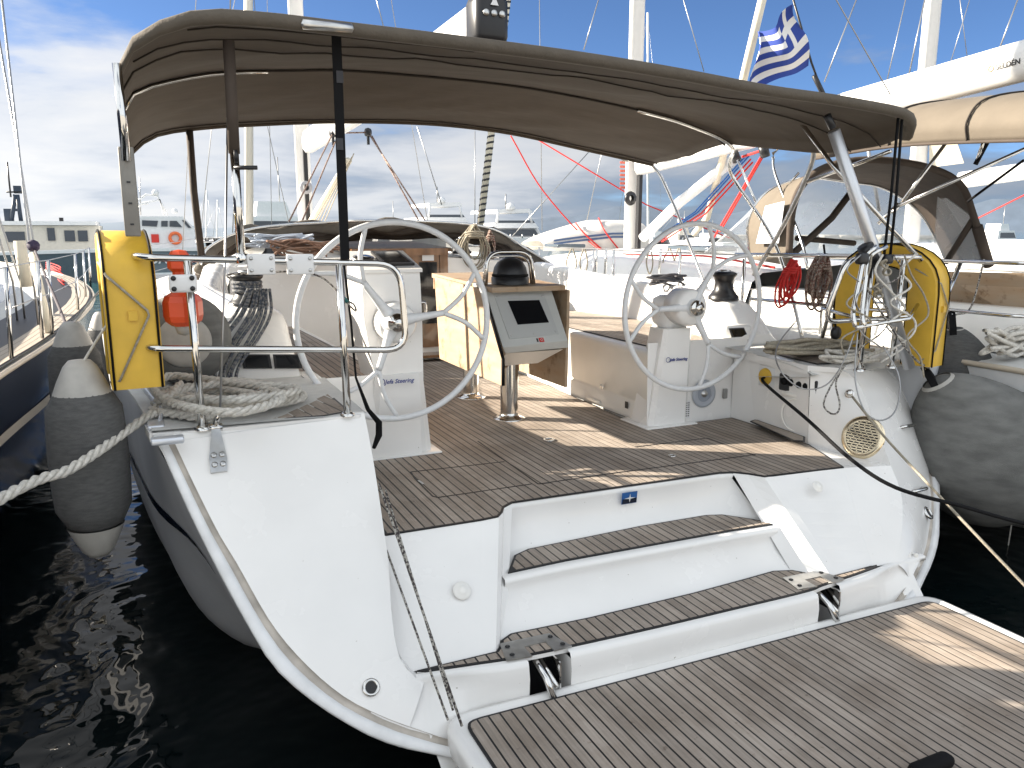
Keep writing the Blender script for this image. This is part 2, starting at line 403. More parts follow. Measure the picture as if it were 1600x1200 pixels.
def teak(name, outline, z, parent, pitch=.05, gap=.0085, edge=.012, th=.008, x0=None, breaks=(), m=None, ang=0):
    """a laid teak deck: black caulking sheet as the part, each plank a sub-part of it"""
    outline = [(p[0], p[1]) for p in outline]
    base = MB().prism([(x, y, z) for x, y in outline], (0, 0, th*.88)).build(name, CAULK, parent)
    ins = inset(outline, edge); c0 = V((outline[0][0], outline[0][1], 0)); ca, sa = math.cos(ang), math.sin(ang)
    rot = [((x-c0.x)*ca+(y-c0.y)*sa, -(x-c0.x)*sa+(y-c0.y)*ca) for x, y in ins]
    back = lambda p: (c0.x+p[0]*ca-p[1]*sa, c0.y+p[0]*sa+p[1]*ca)
    xa, xb = min(p[0] for p in rot), max(p[0] for p in rot); k = 0; x = xa if x0 is None else x0
    while x < xb:
        P = clipx(rot, x, x+pitch-gap)
        if len(P) > 2 and area(P) > .0005:
            P = [back(p) for p in P]
            dz = random.uniform(0, .0006)
            MB().prism([(q[0], q[1], z+th*.5) for q in P], (0, 0, th*.5+dz)).build('plank', m or TEAK, base)
        x += pitch
    return base
def inlay(parent, pts, z, wdt=.008, name='hatch_joint'):
    mb = MB()
    for a, b in zip(pts, pts[1:]):
        a, b = V((*a, z)), V((*b, z)); d = (b-a).normalized(); n = V((-d.y, d.x, 0))*wdt/2
        mb.prism([a-n, b-n, b+n, a+n], (0, 0, .0015))
    return mb.build(name, CAULK, parent)
# ------------------------------------------------------------------ water, far shore
wm = bpy.data.materials.new('harbour_water'); wm.use_nodes = True; t = wm.node_tree; b = t.nodes['Principled BSDF']
b.inputs['Base Color'].default_value = (.0025, .0055, .006, 1); b.inputs['Roughness'].default_value = .015; b.inputs['IOR'].default_value = 1.33; b.inputs['Specular IOR Level'].default_value = .28
geo = t.nodes.new('ShaderNodeNewGeometry')
n1 = t.nodes.new('ShaderNodeTexNoise'); n1.inputs['Scale'].default_value = 1.15; n1.inputs['Detail'].default_value = 2.5; n1.inputs['Distortion'].default_value = .8
n2 = t.nodes.new('ShaderNodeTexNoise'); n2.inputs['Scale'].default_value = 7; n2.inputs['Detail'].default_value = 1
t.links.new(geo.outputs['Position'], n1.inputs[0]); t.links.new(geo.outputs['Position'], n2.inputs[0])
mth = t.nodes.new('ShaderNodeMath'); mth.operation = 'MULTIPLY_ADD'; mth.inputs[1].default_value = .12
t.links.new(n2.outputs[0], mth.inputs[0]); t.links.new(n1.outputs[0], mth.inputs[2])
bp = t.nodes.new('ShaderNodeBump'); bp.inputs['Strength'].default_value = .42; bp.inputs['Distance'].default_value = .14
t.links.new(mth.outputs[0], bp.inputs['Height']); t.links.new(bp.outputs[0], b.inputs['Normal'])
sep_ = t.nodes.new('ShaderNodeSeparateXYZ'); t.links.new(geo.outputs['Position'], sep_.inputs[0])
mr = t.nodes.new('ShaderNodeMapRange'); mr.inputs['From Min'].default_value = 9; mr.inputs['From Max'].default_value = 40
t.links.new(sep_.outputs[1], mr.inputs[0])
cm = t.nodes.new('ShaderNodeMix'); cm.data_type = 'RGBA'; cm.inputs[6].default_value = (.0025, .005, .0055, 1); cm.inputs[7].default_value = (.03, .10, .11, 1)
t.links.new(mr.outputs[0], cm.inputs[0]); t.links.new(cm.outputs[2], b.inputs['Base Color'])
QUAY = mat('pale_concrete', (.48, .46, .42), .85, noise_amt=.12, nscale=1.2, bump=.3, bscale=20)
struct(MB().prism([(-60, -40, -1), (60, -40, -1), (60, .45, -1), (-60, .45, -1)], (0, 0, 1.72)).build('added_quay', QUAY))  # unseen quay added behind the camera to bounce light onto the stern
wtr = MB().quad((-4000, -300, 0), (4000, -300, 0), (4000, 6000, 0), (-4000, 6000, 0)).build('water', wm); struct(wtr)
MOUNT = mat('hazy_mountain', (.085, .115, .16), .95, noise_amt=.12, nscale=.02)
def ridge(name, a0, a1, dist, h, m, seed):
    mb = MB(); rows = [[], []]
    for i in range(60):
        a = R(a0+(a1-a0)*i/59); e = math.sin(math.pi*i/59)**.6
        hh = h*e*(.55+.6*noise.fractal(V((i*.12+seed, seed, 0)), 1, 2, 5)+.25)
        x, y = CAM.x+dist*math.sin(a), dist*math.cos(a)
        rows[0].append(V((x, y, -2))); rows[1].append(V((x*1.05, y*1.05, max(2, hh))))
    back = [p*1.15 for p in rows[1]]
    for q in back: q.z = -2
    o = mb.loft([rows[0], rows[1], back]).build(name, m); return struct(o)
ridge('hills', 22, 75, 3600, 150, MOUNT, 3.1)
ridge('hills', -12, 30, 4200, 48, mat('pale_far_coast', (.15, .19, .24), .95), 8.7)

# ------------------------------------------------------------------ our yacht
Y = thing('sailing_yacht', 'white yacht in the foreground with open teak stern, two steering wheels and taupe bimini', 'sailing yacht', (0, 6, 0))
def y3(x, z, c=2.45, k=.85): return V((x, c+k*z, z))
def y3s(x, z, c=2.45, k=.85, tl=.42, x0=1.25):
    # the starboard quarter turns away towards the side: same sight line, tilted plane
    P = y3(x, z)
    if x <= x0: return P
    d = P-CAM; t = (c+k*CAM.z-CAM.y+tl*(CAM.x-x0))/(d.y-k*d.z-tl*d.x)
    return CAM+d*t
PO = [(-2.40, 1.41), (-2.373, 1.362), (-2.286, 1.127), (-2.192, .904), (-2.09, .691), (-2.034, .596), (-1.932, .495), (-1.805, .399), (-1.673, .32), (-1.505, .255), (-1.2, .16), (-.7, .08), (-.1, .05)]
SO = [(2.26, 1.41), (2.22, 1.33), (2.12, 1.10), (2.0, .90), (1.87, .73), (1.806, .671), (1.70, .56), (1.639, .509), (1.53, .44), (1.413, .382), (1.1, .24), (.6, .12), (-.1, .05)]
def cres(pts, n):
    c = crs([(p[0], 0, p[1]) for p in pts], 8); L_ = [0]
    for a, b_ in zip(c, c[1:]): L_.append(L_[-1]+(b_-a).length)
    out = []; j = 0
    for i in range(n):
        d = L_[-1]*i/(n-1)
        while j < len(c)-2 and L_[j+1] < d: j += 1
        q = c[j].lerp(c[j+1], min(1, (d-L_[j])/(L_[j+1]-L_[j]))); out.append((q.x, q.z))
    return out
NS = 22
def hull_rows(side):
    T = cres(PO if side < 0 else SO, NS)
    rows = [[(y3 if side < 0 else y3s)(x, z) for x, z in T]]
    for yy, bw, zd, zk in ((3.75, 2.41, 1.415, -.02), (4.3, 2.46, 1.42, -.12), (5, 2.55, 1.43, -.22), (6, 2.65, 1.45, -.4), (8, 2.74, 1.5, -.6), (10, 2.62, 1.56, -.65), (12, 2.15, 1.63, -.65), (14, 1.35, 1.72, -.6), (15.6, .72, 1.8, -.4), (16.8, .04, 1.88, .1)):
        r = []
        for i in range(NS):
            a = i/(NS-1)*math.pi/2
            x = side*bw*math.cos(a)**.19 - (.05 if i == NS-1 else 0)
            z = zd-(zd-zk)*math.sin(a)**1.35
            f = max(0, min(1, (yy-3.0)/1.2)); ty = rows[0][i]
            r.append(V((x*f+ty.x*(1-f), yy, z*f+ty.z*(1-f))))
        rows.append(r)
    return rows
hp, hs = hull_rows(-1), hull_rows(1)
def dense(rows, n=4):
    out = []
    cols = [crs([r[k] for r in rows], n) for k in range(len(rows[0]))]
    return [[c[i] for c in cols] for i in range(len(cols[0]))]
hpd, hsd = dense(hp), dense(hs)
hull = MB().loft(hpd).loft(hsd).build('hull', HULLG, Y)
# dark stripe with its lettering along the port topside
def hull_strip(rows, i0, i1, ka, kb, off, side):
    out = []
    for r in rows[i0:i1]:
        out.append([r[ka]+V((side*off, 0, 0)), r[kb]+V((side*off, 0, 0))])
    return out
def at_z(row, z):
    for a, b_ in zip(row, row[1:]):
        if a.z >= z >= b_.z: return a.lerp(b_, (a.z-z)/(a.z-b_.z+1e-9))
    return row[0]
stp = []
for r_ in hpd[1:22]:
    p = at_z(r_, .9); f = max(0, min(1, (p.y-3.45)/.7)); zt, zb = .835+.045*f+.035*(p.y-3.5), .83-.015*f+.035*(p.y-3.5)
    if p.y > 3.4: stp.append([at_z(r_, zt)+V((-.005, 0, 0)), at_z(r_, (zt+zb)/2)+V((-.006, 0, 0)), at_z(r_, zb)+V((-.005, 0, 0))])
MB().loft(stp).build('hull_stripe', NAVY, hull)
# rubbing rim round the transom
IN_P = [(-2.316, 1.38), (-2.261, 1.236), (-2.184, 1.05), (-2.125, .936), (-2.023, .729), (-1.913, .585), (-1.788, .469), (-1.655, .389), (-1.563, .344), (-1.3, .24), (-.8, .15), (-.1, .12)]
IN_S = [(2.17, 1.38), (2.13, 1.28), (2.04, 1.08), (1.92, .90), (1.76, .692), (1.66, .60), (1.521, .495), (1.40, .44), (1.27, .375), (.9, .25), (.5, .17), (-.1, .12)]
rim = MB(); grv = MB()
for o_, i_ in ((PO, IN_P), (SO, IN_S)):
    n = 40; O = cres(o_, n); I = cres(i_, n)
    ff = y3 if o_ is PO else y3s; OO = [ff(*p) for p in O]; II = [ff(*p) for p in I]; av = V((0, -1, .85)).normalized()
    r1 = [a.lerp(b_, .07)+av*.009 for a, b_ in zip(OO, II)]; r2 = [a.lerp(b_, .58)+av*.012 for a, b_ in zip(OO, II)]
    r3 = [a.lerp(b_, .64)-av*.006 for a, b_ in zip(OO, II)]; r4 = [b_-av*.012 for b_ in II]
    rim.loft([[a+V((0, .03, 0)) for a in OO], OO, r1, r2, r3]); grv.loft([r3, r4, [b_+av*.0 for b_ in II]])
rim.build('rubbing_strake', RIM, Y); grv.build('strake_sealant', GROOVE, Y)
# transom panels inside the rim
INN_P = [(-1.473, 1.406), (-1.475, 1.302), (-1.485, 1.128), (-1.499, .964), (-1.509, .852), (-1.541, .685), (-1.548, .563), (-1.517, .498), (-1.47, .455)]
def panel(outer, inner, n=26, bulge=.012, fo=None):
    O = [(fo or y3)(*p) for p in cres(outer, n)]; I = [y3(*p) for p in cres(inner, n)]; rows = []
    av = V((0, -1, .85)).normalized()
    for k in range(9):
        t = k/8; rows.append([a.lerp(b_, t)+av*bulge*math.sin(math.pi*t) for a, b_ in zip(O, I)])
    return rows
tp = MB()
rows_p = panel(IN_P[:9], INN_P); tp.loft(rows_p)
INN_S = [(p.x, p.z) for p in (os_(1315, 579), os_(1335, 590), os_(1350, 615), os_(1367, 663), os_(1393, 730), os_(1409, 774), os_(1409, 830), os_(1400, 880))]
rows_s = panel([(2.17, 1.38), (2.13, 1.28), (2.04, 1.08), (1.92, .90), (1.76, .692), (1.66, .60), (1.521, .495), (1.40, .44), (1.30, .39)], INN_S, bulge=.02, fo=y3s)
tp.loft(rows_s)
# face below the lowest step, following its curved edge
EDGE = [(-1.70, 2.848), (-1.60, 2.850), (-1.49, 2.85), (-1.25, 2.812), (-1.023, 2.781), (-.472, 2.757), (.1, 2.748), (.539, 2.745), (.671, 2.764), (.9, 2.785), (1.109, 2.811), (1.25, 2.838), (1.36, 2.850), (1.50, 2.852)]
ed = crs([(x, y, 0) for x, y in EDGE], 5)
def notch(x): return (-1.02 < x < -.87) or (.60 < x < .75)
def lowface(z, dy): return [V((p.x, p.y+dy, z)) for p in ed]
runs = []; cur = []
for p in ed:
    if notch(p.x):
        if cur: runs.append(cur); cur = []
    else: cur.append(p)
runs.append(cur)
for r_ in runs:
    def bl2(p, z, dy):
        f = max(0, min(1, (-1.15-p.x)/.35, 1)) if p.x < 0 else max(0, min(1, (p.x-1.0)/.3))
        f = f*f*(3-2*f); return V((p.x, (p.y+dy)*(1-f)+(2.45+.85*z+.010)*f, z))
    def zlo(x, z):
        for T in ([q for q in IN_P if q[0] > -1.95], [q for q in IN_S if q[0] < 1.85][::-1]):
            for q0, q1 in zip(T, T[1:]):
                if q0[0] <= x <= q1[0] and (x < -1.48 or x > 1.34): return max(z, q0[1]+(q1[1]-q0[1])*(x-q0[0])/(q1[0]-q0[0])-.012)
        return z
    a = [bl2(p, .452, -.012) for p in r_]; a0 = [V((p.x, p.y+.03, .478)) for p in r_]; a1 = [V((p.x, p.y-.004, .474)) for p in r_]
    c_ = [bl2(p, zlo(p.x, .40), -.02) for p in r_]; d_ = [bl2(p, zlo(p.x, .10), -.005) for p in r_]
    tp.loft([a0, a1, a, c_, d_])
    for e_ in ((0, -1) if -1.1 < r_[0].x or r_[-1].x < 1 else (0,)): tp.quad(a[e_], c_[e_], d_[e_], d_[e_]+V((0, .16, 0)), a[e_]+V((0, .16, 0)))
transom = tp.build('transom', GEL, Y)
MB().quad((-1.05, 2.90, .44), (-.85, 2.90, .44), (-.85, 2.90, .1), (-1.05, 2.90, .1)).build('hinge_recess', BLACK, transom)
MB().quad((.58, 2.9, .44), (.78, 2.9, .44), (.78, 2.9, .1), (.58, 2.9, .1)).build('hinge_recess', BLACK, transom)
# stern mouldings: risers, corner walls, inclined side bulkheads
T_ = [(-1.60, 3.390), (-.98, 3.385), (-.886, 3.395), (-.845, 3.44), (-.81, 3.50), (-.743, 3.548), (-.4, 3.542), (0, 3.528), (.35, 3.52), (.56, 3.512), (.64, 3.49), (.70, 3.43), (.749, 3.35), (.80, 3.335), (1.305, 3.293)]
B_ = [(-1.60, 2.905), (-1.20, 2.902), (-1.118, 2.906), (-1.085, 2.94), (-1.06, 2.985), (-1.016, 3.024), (-.6, 3.004), (0, 3.01), (.35, 3.03), (.56, 3.045), (.66, 3.01), (.72, 2.93), (.80, 2.865), (.86, 2.866), (1.14, 2.878)]
def bl(t_, i): return V((T_[i][0]*(1-t_)+B_[i][0]*t_, T_[i][1]*(1-t_)+B_[i][1]*t_, .893*(1-t_)+.478*t_))
st = MB()
for i0, i1 in ((0, 5), (10, 14)):
    n = 8; rows = []
    for k in range(n+1): rows.append([bl(k/n, i) for i in range(i0, i1+1)])
    st.loft(rows, smooth=False)
ME_ = [(-.95, 3.20), (-.6, 3.212), (0, 3.198), (.4, 3.188), (.735, 3.172)]           # middle step edge
MI_ = [(-.86, 3.40), (-.74, 3.462), (0, 3.492), (.5, 3.462), (.70, 3.30)]
nb = 16
ti = [T_[4]]+T_[5:10]+[T_[10]]; bi = [B_[4]]+B_[5:10]+[B_[10]]
def res(pts, n): return [V((p[0], p[1], 0)) for p in cres(pts, n)]
te, be, me_, mi_ = res(ti, nb), res(bi, nb), res(ME_, nb), res(MI_, nb)
up = lambda P, z, dy=0: [V((p.x, p.y+dy, z)) for p in P]
st.loft([up(be, .478), up(be, .49, .02), up(me_, .61, -.005), up(me_, .64, -.022), up(me_, .662, -.018), up(me_, .668, .01), up(mi_, .668), up(mi_, .68, .015), up(te, .86), up(te, .885, -.012), up(te, .893, .02)])
st.build('stern_moulding', GEL, Y)
# side faces of the wheel-well beyond the transom edge
iw = MB()
def wallp(inn, xf, yf_low, top_y, flip=1):
    pts = [y3(*p) for p in cres(inn, 20)]; far = []
    for p in pts:
        if p.z < .893: yy = 2.904+1.172*(p.z-.48)+.01; far.append(V((p.x*.995, max(p.y, yy), p.z)))
        else: far.append(V((xf, top_y, p.z)))
    return [pts, far]
iw.loft(wallp(INN_P, -1.46, 0, 4.9), smooth=False)
iw.build('port_quarter_wall', GEL, Y)
# starboard inner face with the vent
WA = [y3(*p) for p in cres(INN_S, 24)]
far = []
for p in WA:
    if p.z > .893: f = (p.z-.893)/.517; far.append(V((1.50, 3.774+.02*f, p.z)))
    else: f = (.893-p.z)/(.893-.472); far.append(V((1.305-.20*f, 3.293-.42*f, p.z)))
up_ = [(a, b_) for a, b_ in zip(WA, far) if a.z > .893]; lo_ = [(a, b_) for a, b_ in zip(WA, far) if a.z <= .893]
def cols(pr, n=6): return [[a.lerp(b_, k/n) for a, b_ in pr] for k in range(n+1)]
WAm = cols(up_)
WA0 = y3(1.60, .893)
sw = MB(); sw.loft(cols(up_+[(WA0, V((1.50, 3.774, .893)))]))
sw.loft(cols([(WA0, V((1.305, 3.293, .893)))]+lo_))
sw.add([WA0, (1.50, 3.774, .893), (1.305, 3.293, .893)], [(0, 1, 2)])
sw.build('starboard_quarter_wall', GEL, Y)
# cockpit: locker walls, coamings, benches
ck = MB; LW = lambda *q: MB().quad(*q).build('locker_wall', GEL, Y)
LW((1.50, 3.774, .88), (1.552, 4.33, .88), (1.56, 4.45, 1.36), (1.50, 3.80, 1.36))
LW((1.552, 4.33, .88), (1.552, 4.60, .88), (1.56, 4.60, 1.42), (1.56, 4.40, 1.42))
LW((.80, 4.60, .88), (1.552, 4.60, .88), (1.70, 4.62, 1.50), (.80, 4.62, 1.50))
LW((-1.46, 4.60, .88), (-.88, 4.60, .88), (-.88, 4.64, 1.42), (-1.46, 4.64, 1.42))
def bench(side, x_in, x_in2, x_out, y0, y1, zt):
    mb = MB()
    f0, f1 = (side*x_in, y0), (side*x_in2, y1)
    prof = lambda xy: [V((xy[0], xy[1], .88)), V((xy[0], xy[1], 1.02)), V((xy[0]+side*.02, xy[1], 1.035)), V((xy[0]+side*.005, xy[1], 1.055)), V((xy[0]-side*.01, xy[1], zt-.05)), V((xy[0]-side*.012, xy[1], zt-.012)), V((xy[0]+side*.02, xy[1], zt)), V((side*x_out, xy[1], zt))]
    mb.loft([prof((f0[0]+(f1[0]-f0[0])*k/6, f0[1]+(f1[1]-f0[1])*k/6)) for k in range(7)], smooth=True)
    p0 = prof(f0); mb.add(p0+[V((side*x_out, y0, .88))], [tuple(range(9))])
    b_ = mb.build('bench', GEL2, Y)
    return b_
bs = bench(1, .82, .99, 1.9, 4.62, 8.2, 1.44)
teak('bench_teak', [(.93, 4.72), (1.62, 4.74), (1.86, 5.6), (1.9, 6.6), (1.72, 8.1), (1.06, 8.1), (.97, 6.4)], 1.442, bs)
bpp = bench(-1, .90, .99, 1.9, 4.72, 8.2, 1.33)
teak('bench_teak', [(-.99, 4.80), (-1.0, 6.4), (-1.06, 8.1), (-1.7, 8.1), (-1.84, 6.6), (-1.84, 5.6), (-1.60, 4.82)], 1.332, bpp)
def coaming(side, rows_yxz, name):
    """rows: y, inner bottom x, bottom z, inner top x, top z, outer top x, outer bottom x, outer z"""
    rws = []
    for (yy, xb, zb, xt, zt, xo, xob, zo) in rows_yxz:
        r = [V((side*xb, yy, zb)), V((side*(xb*.5+xt*.5), yy, (zb+zt)/2)), V((side*(xt-.01), yy, zt-.05)), V((side*(xt+.01), yy, zt-.012)), V((side*(xt+.05), yy, zt)),
             V((side*(xo-.05), yy, zt)), V((side*xo, yy, zt-.03)), V((side*(xo*.6+xob*.4), yy, zo+(zt-zo)*.5)), V((side*xob, yy, zo))]
        rws.append(r)
    mb = MB().loft(dense(rws, 4)); f = rws[0]
    mb.add(f, [tuple(range(len(f)))]); mb.add(rws[-1], [tuple(range(len(f)))])
    return mb.build(name, GEL, Y)
cs = coaming(1, [(4.66, 1.56, 1.38, 1.66, 1.50, 1.98, 2.06, 1.40), (4.80, 1.57, 1.38, 1.66, 1.66, 1.95, 2.07, 1.40), (4.98, 1.60, 1.40, 1.68, 1.76, 1.92, 2.08, 1.41), (5.6, 1.72, 1.42, 1.83, 1.80, 1.98, 2.08, 1.42), (6.4, 1.85, 1.42, 1.92, 1.80, 2.04, 2.10, 1.44), (7.3, 1.74, 1.42, 1.80, 1.86, 1.95, 2.05, 1.46), (8.2, 1.62, 1.42, 1.66, 1.93, 1.85, 1.95, 1.5)], 'starboard_coaming')
cp = coaming(-1, [(4.84, 1.55, 1.34, 1.58, 1.50, 1.96, 2.03, 1.40), (4.98, 1.56, 1.34, 1.60, 1.68, 1.96, 2.04, 1.40), (5.12, 1.58, 1.34, 1.62, 1.80, 1.97, 2.06, 1.41), (5.6, 1.70, 1.32, 1.76, 1.84, 2.0, 2.08, 1.42), (6.4, 1.80, 1.32, 1.88, 1.86, 2.04, 2.10, 1.44), (7.3, 1.74, 1.32, 1.80, 1.90, 1.95, 2.05, 1.46), (8.2, 1.62, 1.32, 1.66, 1.97, 1.85, 1.95, 1.5)], 'port_coaming')
# side decks and quarters
dk = MB()
def deckrow(side, rows): 
    out = []
    for k in range(0, len(rows), 1):
        r0 = rows[k][0]; out.append(r0)
    return out
shp = [r[0] for r in hpd]; shs = [r[0] for r in hsd]
for sh, sd_ in ((shp, -1), (shs, 1)):
    inner = []
    for p in sh:
        xi = 1.46 if p.y < 4.7 else (2.02 if p.y < 8.2 else max(0.0, min(1.75, abs(p.x)-.35)))
        if sd_ > 0 and p.y < 4.7: xi = 1.48
        inner.append(V((sd_*min(xi, abs(p.x)), p.y if p.y > 3.66 else 3.655, p.z+.005)))
    lip = [p+V((0, 0, .02)) for p in sh]
    dk.loft([sh, lip, [p-V((sd_*.03, 0, 0)) for p in lip], inner], smooth=False)
dk.quad((-1.46, 4.7, 1.41), (-2.1, 4.7, 1.41), (-2.1, 5.0, 1.41), (-1.46, 5.0, 1.41))
dk.build('side_deck', NONSKID, Y)
# smooth white quarter tops
QT = lambda poly, h: MB().prism(poly, (0, 0, h)).build('quarter_coaming_top', GEL, Y)
QT([(-2.30, 3.637, 1.40), (-1.50, 3.637, 1.40), (-1.462, 3.68, 1.40), (-1.462, 3.80, 1.40), (-2.30, 3.80, 1.40)], .016)
QT([(-1.54, 3.80, 1.40), (-1.462, 3.80, 1.40), (-1.462, 4.85, 1.40), (-1.56, 4.85, 1.40)], .016)
QT([(1.61, 3.645, 1.385), (2.42, 4.12, 1.385), (2.42, 4.3, 1.385), (1.49, 4.3, 1.385), (1.49, 3.80, 1.385)], .032)
QT([(1.48, 3.80, 1.36), (1.56, 3.80, 1.36), (1.62, 4.62, 1.36), (1.545, 4.62, 1.36)], .058)
QT([(-2.41, 3.655, 1.382), (-2.285, 3.632, 1.382), (-2.285, 3.84, 1.382), (-2.43, 3.84, 1.382)], .037)
for A_0, A_1 in ((y3(-2.316, 1.38), y3(-1.473, 1.406)), (y3s(2.17, 1.38), y3(1.611, 1.405))):
    eg = [A_0.lerp(A_1, k/12) for k in range(13)]
    MB().loft([[p+V((0, 0, -.01)) for p in eg], [p+V((0, .003, .006)) for p in eg], [V((p.x, p.y+.014, max(p.z+.016, 1.412))) for p in eg], [V((p.x, max(3.70, p.y+.05), 1.418)) for p in eg]]).build('quarter_edge', GEL, Y)
teak('quarter_deck_teak', [(-1.56, 3.70), (-1.66, 3.665), (-1.93, 3.69), (-2.04, 3.80), (-2.06, 4.1), (-1.98, 4.4), (-1.75, 4.64), (-1.60, 4.68), (-1.53, 4.48), (-1.53, 3.72)], 1.416, Y, pitch=.075, x0=-3, ang=R(10))
teak('quarter_seat_teak', [(1.56, 3.80), (2.02, 3.78), (2.02, 4.40), (1.98, 4.62), (1.66, 4.62)], 1.418, Y, pitch=.055)
teak('locker_ledge_teak', [(1.42, 3.72), (1.50, 3.80), (1.545, 4.30), (1.535, 4.32), (1.475, 4.30), (1.36, 3.76)], .935, Y, pitch=.2)
# cockpit sole
sole = [(-1.46, 3.385), (-.98, 3.38), (-.89, 3.39), (-.845, 3.44), (-.81, 3.50), (-.743, 3.545), (0, 3.525), (.56, 3.508), (.64, 3.485), (.70, 3.425), (.749, 3.345), (1.305, 3.290),
        (1.50, 3.76), (1.55, 4.33), (1.55, 4.58), (.78, 4.58), (.99, 8.15), (-.99, 8.15), (-.90, 4.70), (-.76, 4.66), (-.76, 4.585), (-1.46, 4.585)]
cso = teak('cockpit_sole', sole, .893, Y, x0=-1.505)
zj = .9025
hj = lambda *p: inlay(cso, [oz(u, v, .9)[:2] for u, v in p], zj)
hj((642, 738), (788, 722)); hj((642, 738), (648, 748), (676, 776), (684, 778)); hj((684, 778), (830, 757))
hj((747, 690), (841, 757), (860, 755)); hj((841, 757), (950, 741), (1180, 711)); hj((992, 699), (1105, 685)); hj((1105, 685), (1180, 712))
inlay(cso, [oz(642+12, 738+14, .9)[:2], oz(648+14, 748+10, .9)[:2]], zj+.002, .012, 'hatch_hinge').data.materials[0] = STEEL
MB().torus(tuple(oz(858, 687, .905)), .035, .006, seg=20, ps=6).build('lifting_ring', STEEL, cso)
MB().torus(tuple(oz(1050, 712, .905)), .022, .005, seg=16, ps=6).build('lifting_ring', STEEL, cso)
# mid step, low step
def inp(P, d): return inset(P, d)
ms = [(p[0], p[1]) for p in [(-.915, 3.225), (-.6, 3.237), (0, 3.222), (.4, 3.212), (.70, 3.192), (.64, 3.30), (.53, 3.43), (.44, 3.462), (0, 3.475), (-.70, 3.445), (-.80, 3.40)]]
teak('middle_step_teak', ms, .669, Y, x0=-1.0)
ls = [(p.x, p.y+.028) for p in ed if -1.49 < p.x < 1.12]+[(1.13, 2.86), (.86, 2.858), (.80, 2.857), (.72, 2.92), (.66, 3.0), (.56, 3.035), (.35, 3.02), (0, 3.0), (-.6, 2.994), (-1.0, 3.01), (-1.06, 2.975), (-1.085, 2.93), (-1.118, 2.895), (-1.48, 2.893)]
low = MB().prism([(x, y, .46) for x, y in ls], (0, 0, .019)).build('low_step_shelf', GEL, Y)
teak('low_step_teak', ls, .479, Y, x0=-1.52)
# hinge plates of the platform
for hx in (-.945, .675):
    h = MB().prism([(hx-.17, 2.80, .486), (hx-.055, 2.785, .486), (hx-.055, 2.87, .486), (hx+.05, 2.87, .486), (hx+.05, 2.785, .486), (hx+.14, 2.79, .486), (hx+.10, 2.93, .486), (hx-.14, 2.94, .486)], (0, 0, .006))
    h = h.build('hinge_plate', STEELM, Y)
    s_ = MB()
    for sx, sy in ((-.12, 2.90), (-.13, 2.83), (.09, 2.90), (.11, 2.82)): s_.lathe([(.012, 0), (.012, .003), (.004, .003)], (hx+sx, sy, .492), seg=8)
    s_.build('screw', BLACK, h)
    MB().tube([(hx-.03, 2.86, .47), (hx-.01, 2.74, .40), (hx, 2.69, .33)], .016, 8).tube([(hx+.015, 2.88, .44), (hx+.03, 2.72, .36)], .012, 8).box((hx+.055, 2.80, .40), (.008, .13, .12)).build('hinge_arm', STEEL, h)
# swim platform
plf = MB()
pc = roundpath([(-1.43, 1.05, 0), (-1.43, 2.77, 0), (1.38, 2.725, 0), (1.38, 1.05, 0)], .13, 6); pc = [(p.x, p.y) for p in pc]
rowsz = []
for z, d in ((.18, .05), (.22, .012), (.25, 0), (.315, 0), (.331, .008), (.335, .03), (.330, .05)):
    rowsz.append([V((x, y, z)) for x, y in inset(pc, d)])
plf.loft(rowsz, closed=True); plf.add(rowsz[-1], [tuple(range(len(pc)))]); plf.add(rowsz[0], [tuple(range(len(pc)))])
pl = plf.build('swim_platform', GEL, Y)
pin = inset([(p.x, p.y) for p in roundpath([(-1.41, 1.06, 0), (-1.41, 2.75, 0), (1.36, 2.705, 0), (1.36, 1.06, 0)], .13, 5)], .055)
teak('platform_teak', pin, .3305, Y, x0=-1.39)
MB().rbox(tuple(oz(1455, 1196, .36)), (.20, .06, .05), .02).build('rubber_pad', RUBBER, pl)
# fittings on the transom
def ringfit(c, nrm, r, m=STEEL, m2=BLACK, name='skin_fitting', par=Y):
    nrm = V(nrm).normalized(); o = MB().lathe([(r*.6, -.004), (r*.62, .006), (r*.8, .01), (r, .005), (r*1.02, -.002)], c, nrm, 20).build(name, m, par)
    MB().lathe([(0, .002), (r*.62, .002)], c, nrm, 16).build('bore', m2, o); return o
AFT = V((0, -1, .85)).normalized()
ringfit(os_(579, 1075)+AFT*.01, AFT, .036)
def on_s(u, v, off=.02):
    d = ray(u, v); k, tl, x0, c = .85, .42, 1.25, 2.45
    t = (c+k*CAM.z-CAM.y+tl*(CAM.x-x0))/(d.y-k*d.z-tl*d.x); return CAM+d*t+AFTS*(off+.022)
AFTS = V((.42, -1, .85)).normalized()
ringfit(on_s(1440, 806, .022), AFTS, .042)
MB().lathe([(0, .012), (.02, .012), (.025, .004), (.038, .006), (.042, 0)], V((-1.19, 3.13, .675))+V((0, -.012, .01)), (0, -1, .85), 20).build('shower_cap', GEL2, transom)
MB().lathe([(0, .012), (.018, .012), (.022, .004), (.03, .006), (.034, 0)], oy(1278, 760, 3.2), (0, -1, .85), 18).build('shower_cap', GEL2, transom)
o = MB().lathe([(.030, 0), (.034, .006), (.042, .008), (.046, 0)], on_s(1420, 878, .012), AFTS, 20); o.rbox(on_s(1420, 878, .022), (.02, .02, .07), .008); o.build('drain_cap', GEL2, transom)
